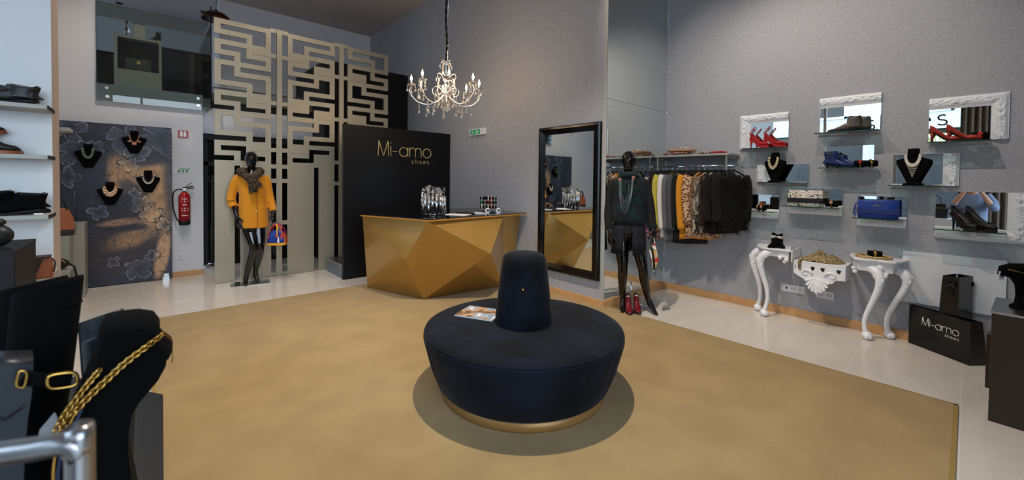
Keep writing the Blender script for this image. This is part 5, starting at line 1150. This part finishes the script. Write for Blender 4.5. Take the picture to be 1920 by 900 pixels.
MB().cyl((4.10, 2.52, .02), (4.06, 2.50, .30), .007, 8).build('rod', 'chrome', fp)
for lb, x, y in (('burgundy ankle boot with silver cuff, the left one of the pair by the mannequin feet', 3.90, 2.40), ('burgundy ankle boot with silver cuff, the right one of the pair by the mannequin feet', 4.00, 2.36)):
    q = boot('ankle_boot', lb, 'boot', (x+.08, y+.09, .0195 if x < 3.95 else .0195), math.radians(-58.3-90+8), 'redleather', L=.215, wd=.078, heel=.035, shaft=.16, group='burgundy ankle boots', block=True, slim=.92, cuff='steel')

# ------------------------------------------------------------------ chandelier
ch = thing('chandelier', 'chrome eight-arm crystal chandelier with lit candle bulbs above the gold counter', 'chandelier', (2.697, 4.195, 2.56))
MB().lathe([(.002, -.235), (.015, -.225), (.012, -.20), (.03, -.17), (.034, -.13), (.03, -.10), (.012, -.08), (.010, .02), (.014, .05), (.010, .08), (.009, .25), (.02, .262), (.02, .275), (.004, .285)], n=16).build('stem', 'chrome', ch)
b = MB(); P = spline([(0, 0, .28), (.01, .0, .5), (-.006, .004, .8), (.008, 0, 1.2), (0, 0, ZC-2.56-.03)], 10)
b.tube(P, [.012+.004*math.sin(i*2.1) for i in range(len(P))], 8); b.build('cord_sleeve', 'blackcloth', ch)
MB().tube([(.022, 0, .28), (.020, 0, ZC-2.58)], .0035, 6).build('chain', 'chrome', ch); MB().lathe([(.06, ZC-2.56), (.058, ZC-2.59), (.02, ZC-2.62)], n=20).build('ceiling_rose', 'chrome', ch)
def drop_mesh(n, bead=.008, tear=.017):
    b = MB(); z = 0
    for k in range(n): b.sphere((0, 0, z-bead), bead, 6, 4); z -= bead*2.3
    b.lathe([(.001, z), (tear*.35, z-.010), (tear*.9, z-.028), (tear*.6, z-.040), (.001, z-.046)], n=6, smooth=False)
    return b
protos = {}
crys = mat('cut_crystal', (235, 228, 220), .06, trans=.75, ior=1.5, spec=.9)
def drop(p, n, par):
    if n not in protos:
        o = drop_mesh(n).build('crystal_drop', crys, par); protos[n] = o
    else: o = protos[n].copy(); COL.objects.link(o); o.parent = par
    o.location = p; return o
for k in range(8):
    a = k*PI/4+.30; ca, sa = math.cos(a), math.sin(a); pp = lambda r, z, off=0: (r*ca-off*sa, r*sa+off*ca, z)
    am = MB(); am.tube(spline([pp(.03, -.12), pp(.07, -.055), pp(.12, -.04), pp(.155, -.075), pp(.145, -.13), pp(.10, -.14), pp(.085, -.11)], 6), .0045, 6)
    am.tube(spline([pp(.03, -.14), pp(.10, -.20), (*pp(.20, -.255)[:2], -.255), pp(.32, -.235), pp(.40, -.16), pp(.42, -.10), pp(.40, -.055), pp(.40, -.045)], 6), .006, 8)
    arm = am.build('arm', 'chrome', ch)
    MB().lathe([(.004, -.050), (.030, -.046), (.048, -.034), (.05, -.03), (.028, -.038), (.012, -.036)], (0.4*ca, .4*sa, 0), 20).build('drip_pan', crys, arm)
    MB().lathe([(.010, -.04), (.010, .005), (.007, .012)], (0.4*ca, .4*sa, 0), 12).build('candle', 'whitegloss', arm)
    MB().lathe([(.006, .012), (.0125, .028), (.0115, .042), (.005, .062), (.001, .078)], (0.4*ca, .4*sa, 0), 12).build('bulb', 'bulb', arm)
    for q in range(4):
        t = q*PI/2+a; drop((.4*ca+.045*math.cos(t), .4*sa+.045*math.sin(t), -.036), 2+(q % 2)*2, ch)
    drop(pp(.20, -.262), 3, ch); drop(pp(.31, -.25), 4, ch); drop(pp(.125, -.14), 5, ch)
    if k % 2 == 0:
        um = MB(); um.tube(spline([pp(.012, .02), pp(.05, .06), pp(.10, .10), pp(.145, .09), pp(.15, .05), pp(.12, .035), pp(.10, .06)], 6), .004, 6)
        um.tube(spline([pp(.012, .10), pp(.06, .12), pp(.10, .19), pp(.085, .255), pp(.045, .27), pp(.025, .24)], 6), .004, 6); um.build('scroll', 'chrome', ch)
        drop(pp(.13, .04), 4, ch); drop(pp(.05, .25), 5, ch)
for k in range(8): a = k*PI/4; drop((.05*math.cos(a), .05*math.sin(a), -.13), 6+(k % 3), ch)
light('chandelier_light', 'POINT', (2.697, 4.195, 2.62), 26, (1, .72, .45), .3)

# ------------------------------------------------------------------ things on the counter
vs_ = thing('tube_vase', 'chrome vase made of a ring of upright tubes with metal blossoms on top', 'vase', (2.57, 4.24, .992))
for k in range(17):
    a = k*2*PI/17; rr = .125+.008*(k % 2); hh = .20+.05*((k*7) % 5)/4; z0 = .0 if k % 2 == 0 else .03
    MB().cyl((rr*math.cos(a), rr*math.sin(a), z0), (rr*math.cos(a), rr*math.sin(a), z0+hh), .0145, 12).build('tube', 'chrome', vs_)
for z in (.02, .16): MB().tube([(.125*math.cos(a), .125*math.sin(a), z) for a in (2*PI*i/30 for i in range(30))], .004, 6, closed=True).build('ring', 'chrome', vs_)
for k in range(34):
    a = rnd.uniform(0, 2*PI); rr = .13*math.sqrt(rnd.random())+.01; z = .25+rnd.uniform(0, .07)*(1.3-rr*5)+.02; c = Vector((rr*math.cos(a), rr*math.sin(a), z)); b = MB(); b.sphere(c, .006, 6, 4)
    for j in range(7):
        d = Vector((rnd.uniform(-1, 1), rnd.uniform(-1, 1), rnd.uniform(-.6, 1))).normalized(); b.tube([c, c+d*.020], .0013, 4); b.sphere(c+d*.021, .0034, 5, 3)
    b.tube([c, (c.x, c.y, .12)], .0015, 4); b.build('blossom', 'steel', vs_)
for lb, x, y, rz, w, h, t, mt in (('white paper sheets on the counter right of the chrome vase', 2.86, 4.17, .5, .21, .29, .003, 'paper'), ('white booklet on the counter furthest from the chrome vase', 3.20, 4.22, .2, .16, .22, .006, 'paper'), ('brown leather folder lying on the counter papers', 3.04, 4.25, .35, .12, .2, .014, 'browndark')):
    r = thing('paper_sheet' if mt == 'paper' else 'folder', lb, 'paper' if mt == 'paper' else 'folder', (x, y, .9925+(.004 if mt != 'paper' else 0)), rz); MB().box((-w/2, -h/2, 0), (w/2, h/2, t)).build('sheets', mt, r)
pn = thing('pen', 'black pen resting on the brown folder on the counter', 'pen', (3.05, 4.24, 1.018), 1.1); MB().cyl((-.07, 0, 0), (.07, 0, .0), .005, 8).build('barrel', 'blackmat', pn)
st_ = thing('bracelet_rack', 'black display rack with stacked colourful bracelets at the counter end', 'jewellery rack', (3.40, 4.24, .992), math.radians(-40))
MB().box((-.09, -.03, .0), (.09, .03, .012)).box((-.008, -.008, .012), (.008, .008, .18)).build('stand', 'blackmat', st_)
for k, z in enumerate((.075, .135, .19)):
    MB().cyl((-.11, 0, z), (.11, 0, z), .020, 14).build('bar', 'suede', st_)
    for q in range(5): MB().tube([(-.085+.042*q, .025*math.cos(a), z+.025*math.sin(a)) for a in (2*PI*i/18 for i in range(18))], .0065, 6, closed=True).build('bracelet', [['pearl', 'steel', 'pearl', 'rose', 'steel'], ['signgreen', 'rose', 'redsuede', 'rose', 'green'], ['steel', 'blackmat', 'pearl', 'rose', 'steel']][k][q], st_)
for lb, x, y in (('white bracelet stand foot at the left under the bracelet rack', 3.345, 4.235), ('white bracelet stand foot at the right under the bracelet rack', 3.46, 4.15)):
    r = thing('watch', lb, 'watch', (x, y-.05, .992), .3); MB().tube([(0, .030*math.cos(a), .030+.026*math.sin(a)) for a in (2*PI*i/24 for i in range(24))], .009, 8, closed=True).build('band', 'whitegloss', r); MB().cyl((0, -.028, .042), (0, -.036, .046), .016, 16).build('face', 'steel', r)

# ------------------------------------------------------------------ foreground display at the left
def at(x, y, d): return Vector((0, 0, H))+(RT*(x-960)+UP*(CY-y)+FW*FPX)*(d/FPX)
FR = math.radians(-42)
def flat_frame(name, label, cat, px, py, d, group=None):
    p = at(px, py, d); n = Vector((p.x, p.y, 0)).normalized(); lx = Vector((n.y, -n.x, 0))
    def q(x, y):
        r_ = at(x, y, 1)-Vector((0, 0, H)); h = Vector((0, 0, H))+r_*((p.xy @ n.xy)/(r_.xy @ n.xy)); return ((h-p).dot(lx), h.z-p.z)
    return thing(name, label, cat, tuple(p), -math.atan2(n.x, n.y), group), q
blk = thing('display_block', 'dark plinth carrying the black boots in the left foreground', 'display block', (-.02, .72, 0), math.radians(8), 'foreground display blocks')
MB().box((-.75, -.20, 0), (.10, .28, .655)).build('body', 'bronzebox', blk)
MB().box((-.752, -.202, .655), (.102, .282, .668)).build('top', 'bronzebox', blk)
def tall_boot(label, cx, rim, d, hw, mt, zfloor=.668, lean=0, low=None):
    p = at(cx, rim, d); h = p.z-zfloor
    r = thing('tall_boot', label, 'boot', (p.x, p.y, zfloor), -math.atan2(p.x, p.y), 'black tall boots')
    w = hw*d/FPX*.72; R = []
    prof = [(1.0, 1.0), (.985, 1.02), (.9, 1.0), (.7, .97), (.5, .86), (.35, .74), (.22, .62), (.14, .6)]
    def row(t, k, inn=0): return [((w*k-inn)*math.cos(a)-lean*(1-t), (w*.62*k-inn)*math.sin(a), h*t+(.012*math.cos(a+.6) if t > .95 else 0)) for a in (2*PI*j/32 for j in range(32))]
    b = MB(); b.rings([row(.80, .93, .004), row(.98, .97, .004)]+[row(t, k) for t, k in prof], cap=False)
    b.build('shaft', mt, r)
    MB().rings([row(.80, .93, .004), row(.799, .2, .0)]).build('lining', 'blackmat', r)
    b = MB(); b.rings([[(w*k*math.cos(a)*1.0-lean, y+ry*math.sin(a)*0, z) for a in ()] or [(-lean+rx*math.cos(a), y, max(.012, zc+rz_*math.sin(a))) for a in (2*PI*j/20 for j in range(20))] for y, rx, zc, rz_ in ((.06, .02, .06, .045), (.045, .038, .07, .058), (0, .043, .075, .065), (-.05, .044, .07, .055), (-.10, .045, .05, .038), (-.15, .042, .038, .028), (-.18, .025, .03, .02))])
    b.build('foot', mt, r); MB().rings([[(x-lean, y, z) for x, y in ((-.035, .07), (.035, .07), (.045, -.12), (.02, -.19), (-.02, -.19), (-.045, -.12))] for z in (.0, .012)], smooth=False).build('sole', 'blackmat', r)
    MB().tube(row(.93, 1.004), .002, 5, closed=True).build('seam', mt, r)
    return r
tall_boot('black suede tall boot with gold buckle strap, front one of the foreground pair', 93, 532, .74, 62, 'suede', lean=.045)
tall_boot('black suede tall boot standing behind its buckled pair at the far left', 62, 531, .92, 62, 'suede', lean=.02)
tall_boot('dark slate leather tall boot between the suede boots and the velvet neck display', 190, 592, .98, 42, 'slate', lean=-.01)
tall_boot('second slate leather tall boot, nearer and partly hidden by the velvet neck display', 205, 622, .84, 50, 'slate', lean=-.01)
# leather lower shaft with straps and buckles
r, q = flat_frame('boot_gaiter', 'dark slate leather boot shaft with open buckle at the left picture edge', 'boot', 15, 700, .62)
o_ = [q(*p) for p in ((-45, 664), (62, 662), (60, 720), (52, 770), (46, 840), (40, 1010), (-45, 1010))]
b = MB(); pillow(b, o_, .07, .06); b.build('shaft', 'slate', r)
MB().tube([(x, -.038, z) for x, z in [q(*p) for p in ((-45, 752), (10, 770), (50, 742))]], .0015, 5).build('seam', 'blacklthr', r)
b = MB(); S1 = [q(*p) for p in ((40, 692), (80, 696), (130, 690))]; b.tube([(x, -.046, z) for x, z in S1], .010, 8, flat=.25, upv=(0, 0, 1)); b.build('strap', 'suede', r)
def loop_(pts, rad, nm, y=-.05): MB().tube([(x, y, z) for x, z in [q(*p) for p in pts]], rad, 8, closed=True).build(nm, 'goldm', r)
def ovl(cx, cy, a, b_, tilt, n=28, p=.6): return [(cx+a*math.copysign(abs(math.cos(t))**p, math.cos(t))*math.cos(tilt)-b_*math.copysign(abs(math.sin(t))**p, math.sin(t))*math.sin(tilt), cy+a*math.copysign(abs(math.cos(t))**p, math.cos(t))*math.sin(tilt)+b_*math.copysign(abs(math.sin(t))**p, math.sin(t))*math.cos(tilt)) for t in (2*PI*i/n for i in range(n))]
loop_(ovl(39, 692, 8, 15, .2), .0018, 'keeper'); loop_(ovl(112, 695, 27, 13, -.12), .0026, 'buckle')
# velvet neck display with gold chain
r, q = flat_frame('necklace_bust', 'black velvet neck display draped with gold chain in the left foreground', 'jewellery bust', 230, 740, .70, 'velvet necklace busts')
neck = [q(*p) for p in ((196, 594), (225, 587), (262, 583), (290, 587), (299, 598), (298, 612), (308, 626), (323, 636), (321, 645), (312, 652), (311, 668), (300, 688), (280, 712), (262, 732), (248, 756), (241, 790), (240, 830), (246, 880), (258, 930), (270, 1010), (110, 1010), (112, 900), (118, 830), (100, 800), (125, 770), (150, 720), (176, 660), (184, 625))]
b = MB(); pillow(b, neck, .11, .12, 8); b.build('torso', 'suede', r, bevel=.0)
MB().rings([[(x, y, z) for x, y in [(q(185, 0)[0]+.075*math.cos(a), .06*math.sin(a)) for a in (2*PI*j/24 for j in range(24))]] for z in (.668-r.location.z, .69-r.location.z)]).build('foot', 'suede', r)
nc = thing('necklace', 'gold curb chain with dark ribbon draped over the foreground velvet display', 'necklace', tuple(r.location), r.rotation_euler[2], 'statement necklaces')
def chainlinks(pts, n, rad, wr):
    P = spline([(x, y, z) for (x, z), y in [(q(a, b_), c) for a, b_, c in pts]], 12)
    L = [0]
    for i in range(1, len(P)): L.append(L[-1]+(P[i]-P[i-1]).length)
    for k in range(n):
        s_ = L[-1]*(k+.5)/n; i = max(j for j in range(len(L)) if L[j] <= s_); i = min(i, len(P)-2); c = P[i].lerp(P[i+1], (s_-L[i])/max(1e-6, L[i+1]-L[i])); t = (P[i+1]-P[i]).normalized()
        u = t.cross(Vector((0, 1, 0))).normalized(); v = t.cross(u).normalized(); w2 = (u*.8+v*.6 if k % 2 else u*.8-v*.6)
        MB().tube([c+t*(rad*1.45*math.cos(a))+w2*(rad*math.sin(a)) for a in (2*PI*j/12 for j in range(12))], wr, 5, closed=True).build('link', 'goldm', nc)
chainlinks([(299, 613, -.050), (270, 630, -.064), (235, 655, -.068), (205, 682, -.068), (180, 705, -.068), (155, 730, -.068), (130, 762, -.066), (110, 800, -.064)], 34, .0042, .0015)
chainlinks([(190, 668, -.066), (170, 690, -.070), (150, 715, -.070), (128, 745, -.070), (112, 775, -.068), (104, 795, -.066)], 22, .0036, .0013)
MB().tube(spline([(x, y, z) for (x, z), y in [(q(a, b_), c) for a, b_, c in ((299, 613, -.045), (312, 622, -.03), (320, 640, -.01), (323, 660, 0), (323, 680, 0))]]), .0012, 5).build('chain_tail', 'goldm', nc)
for dx in (0, 9): MB().tube(spline([(x, y, z) for (x, z), y in [(q(a+dx, b_), c) for a, b_, c in ((150, 735, -.070), (128, 780, -.068), (112, 820, -.066), (108, 880, -.066), (108, 990, -.066))]]), .0022, 5).build('cord', ['goldm', mat('navy_ribbon', (30, 50, 80), .5)][dx > 0], nc)
tg = thing('price_tag', 'grey price tag with round sticker hanging from the foreground gold chain', 'tag', tuple(at(92, 818, .62)), FR); MB().prism([(-.024, 0, -.03), (.018, 0, -.028), (.024, 0, .0), (.008, 0, .036), (-.014, 0, .010)], (0, .0015, 0)).build('card', mat('grey_card', (150, 152, 155), .5), tg)
MB().cyl((.006, -.001, -.010), (.006, 0, -.010), .010, 20).build('sticker', mat('beige_sticker', (186, 170, 158), .5), tg)
pnl = thing('metal_sheet', 'thin dark bronze metal side panel standing behind the foreground velvet display', 'panel', (0, 0, 0))
pA = at(306, 742, 1.12); pB = at(215, 762, 1.17)
dxy = (pB-pA); dxy.z = 0; zt_ = pA.z
MB().prism([(pA.x, pA.y, .001), (pA.x+dxy.x*3, pA.y+dxy.y*3, .001), (pA.x+dxy.x*3, pA.y+dxy.y*3, zt_), (pA.x, pA.y, zt_)], (.0, .012, 0)).build('sheet', 'bronzebox', pnl, bevel=.002)
cr2 = thing('chrome_rail', 'out-of-focus polished metal rail bend at the bottom left corner', 'rail', (0, 0, 0))
p1, p2, p3, p4 = at(-120, 868, .30), at(60, 842, .31), at(128, 832, .315), at(148, 850, .318); p5 = Vector((at(150, 900, .32).x, at(150, 900, .32).y, .70))
MB().tube(spline([p1, p2, p3, p4, at(150, 900, .32), p5], 8), .0085, 12).build('tube', 'steel', cr2)
MB().cyl(tuple(p5), (p5.x, p5.y, .002), .0085, 12).build('upright', 'steel', cr2)
# objects at the far left edge
bk_ = block('tall black display block at the left picture edge under a black bag', -1.1, 2.60, -.389, 3.05, 1.107, 'black', 'black display blocks')
hb3 = thing('handbag', 'small round black bag on the tall black block at the left edge', 'handbag', (-.475, 2.78, 1.107)); MB().sphere((0, 0, .05), .06, 18, 10, sc=(1, .7, .85)).build('body', 'blacklthr', hb3); MB().sphere((0, 0, .107), .035, 14, 8, sc=(1.1, .8, .6)).build('flap', 'blacklthr', hb3)
block('low grey display block behind the tall black one', -.95, 3.13, -.36, 3.5, .885, 'taupe', 'grey display blocks')
hb4 = thing('handbag', 'brown satchel with dark flap behind the tall black block', 'handbag', (-.435, 3.22, .885), .05)
MB().rings([[(x*w1, y*.04, z) for x, y in ((-1, -1), (1, -1), (1, 1), (-1, 1))] for z, w1 in ((0, .085), (.09, .08), (.105, .075))], smooth=False).build('body', 'brownlthr', hb4, bevel=.006)
MB().prism([(-.05, -.043, .02), (.03, -.043, .03), (.055, -.043, .108), (-.075, -.043, .108)], (0, -.004, 0)).box((-.078, -.045, .104), (.076, .042, .112)).build('flap', 'browndark', hb4)
for x in (-.08, .08): MB().tube(spline([(x, -.03, .10), (x*1.15, -.04, .08), (x*1.1, -.045, .03)]), .004, 6).build('strap', 'browndark', hb4)

# ------------------------------------------------------------------ street outside
struct(MB().box((-30, -30, -.25), (30, 30, -.12)).build('ground', 'road'))
struct(MB().box((-7, -30, -.12), (-3.4, 30, -.02)).build('ground_pavement', mat('pavement_stone', (160, 156, 150), .8)))
fa = thing('building', 'white rendered building across the street seen in the wall mirrors', 'building', (-14, 0, -.12))
MB().box((-1, -22, 3.9), (0, 24, 9.5)).build('upper_wall', 'extwhite', fa); MB().box((-1, -22, 0), (-.3, 24, 3.89)).build('shopfront', 'extdark', fa)
for y in (-9.5, -6.6, -2.2, 1.2, 4.6, 8.4, 12): 
    wf = MB().box((-.02, y-.75, 4.6), (.06, y+.75, 4.7)).box((-.02, y-.75, 6.2), (.06, y+.75, 6.3)).box((-.02, y-.75, 4.6), (.06, y-.65, 6.3)).box((-.02, y+.65, 4.6), (.06, y+.75, 6.3)).box((-.02, y-.65, 5.4), (.05, y+.65, 5.46)).build('window', 'whitegloss', fa)
    MB().box((-.01, y-.65, 4.7), (.005, y+.65, 6.2)).build('pane', 'blackglass', wf)
for y in (-12, -4.4, 3.0, 10): MB().box((-.3, y-.25, 0), (.0, y+.25, 3.89)).build('pillar', 'extwhite', fa)
sgn = MB().box((-.05, -2.6, 2.95), (.12, 2.8, 3.75)).build('sign_board', mat('olive_sign_board', (150, 150, 84), .5), fa)
lettering('FORMA', .42, (.13, 1.9, 3.1), (0, -1, 0), (0, 0, 1), (1, 0, 0), 'lettering', 'textw', fa, gap=.3, w=.12, thick=.02)

# ------------------------------------------------------------------ photographer behind the camera, seen in the lower right mirror
pr = thing('person', 'person in blue-grey jumper holding up a camera, reflected in the lower right mirror', 'person', (-.42, -.05, 0), math.radians(90))
b = MB(); head(b, (0, -.14, 1.50), s_=1.08); limb(b, [(0, -.12, 1.42), (0, -.06, 1.34), (0, -.01, 1.27)], [.058, .06, .08])
b.rings([ellring(0, .02, z, rx, ry) for z, rx, ry in ((1.30, .12, .08), (1.22, .18, .11), (1.05, .16, .11), (.9, .15, .11), (.78, .16, .12))])
for sx in (-1, 1):
    limb(b, [(sx*.17, .0, 1.24), (sx*.25, -.10, 1.05), (sx*.16, -.26, 1.20), (sx*.09, -.31, 1.33)], [.052, .044, .036, .026]); hand(b, (sx*.09, -.31, 1.325), (-sx*.15, -.05, 1), (-sx*.5, .8, 0), 1.0, .6, (-sx*1, -.2, 0))
    limb(b, [(sx*.08, .03, .82), (sx*.11, -.01, .48), (sx*.12, .03, .10)], [.095, .062, .042]); limb(b, [(sx*.12, .04, .06), (sx*.125, -.06, .045), (sx*.13, -.17, .03)], [.042, .042, .028])
b.build('body', 'skin', pr, remesh=.009)
j_ = MB(); j_.rings([ellring(0, .02, z, rx, ry, 30, .02, 1) for z, rx, ry in ((1.325, .075, .07), (1.30, .135, .095), (1.24, .195, .125), (1.10, .19, .135), (.95, .185, .14), (.80, .185, .145), (.79, .17, .13))])
for sx in (-1, 1): limb(j_, [(sx*.16, .01, 1.25), (sx*.235, -.05, 1.13), (sx*.255, -.12, 1.045), (sx*.20, -.20, 1.13)], [.07, .064, .06, .052])
j_.build('jumper', 'jumper', pr, remesh=.011)
j_ = MB(); j_.rings([ellring(0, .02, z, .165, .13) for z in (.85, .78, .74)])
for sx in (-1, 1): limb(j_, [(sx*.085, .03, .78), (sx*.11, -.0, .48), (sx*.12, .03, .07)], [.105, .078, .062])
j_.build('trousers', 'jeans', pr, remesh=.012)
hh_ = MB(); hh_.sphere((0, -.118, 1.535), .098, 18, 10, sc=(.95, 1.1, .95)); hh_.build('hair', mat('dark_brown_hair', (45, 32, 24), .7), pr)
cm = thing('camera', 'black photo camera held up by the reflected person', 'camera', (-.09, -.05+.05, 1.42), math.radians(90)); MB().box((-.07, 0, -.045), (.07, .055, .045)).box((-.03, .005, .045), (.03, .05, .07)).build('camera_body', 'blacklthr', cm, bevel=.006); MB().cyl((0, 0, 0), (0, -.05, 0), .034, 20).build('lens', 'blackmat', cm)
ttb = thing('handbag', 'black leather tote on a white block, reflected in the lower right mirror', 'handbag', (-.9, .42, .80), math.radians(90))
MB().rings([[(x*w1, y*.07, z) for x, y in ((-1, -1), (1, -1), (1, 1), (-1, 1))] for z, w1 in ((0, .17), (.26, .19), (.28, .185))], smooth=False).build('body', 'blacklthr', ttb, bevel=.01)
for y in (-.06, .06): MB().tube(arc((0, y, .27), .09, 0, 180, 16, ay=(0, 0, 1.8)), .007, 6).build('handle', 'blacklthr', ttb)
MB().box((-.004, -.073, .1), (.004, -.07, .28)).box((-.19, -.073, .19), (.19, -.07, .20)).build('trim', 'goldm', ttb)
block('white display block behind the camera carrying the black tote', -1.15, .18, -.65, .68, .80, 'whitegloss', 'white display blocks')
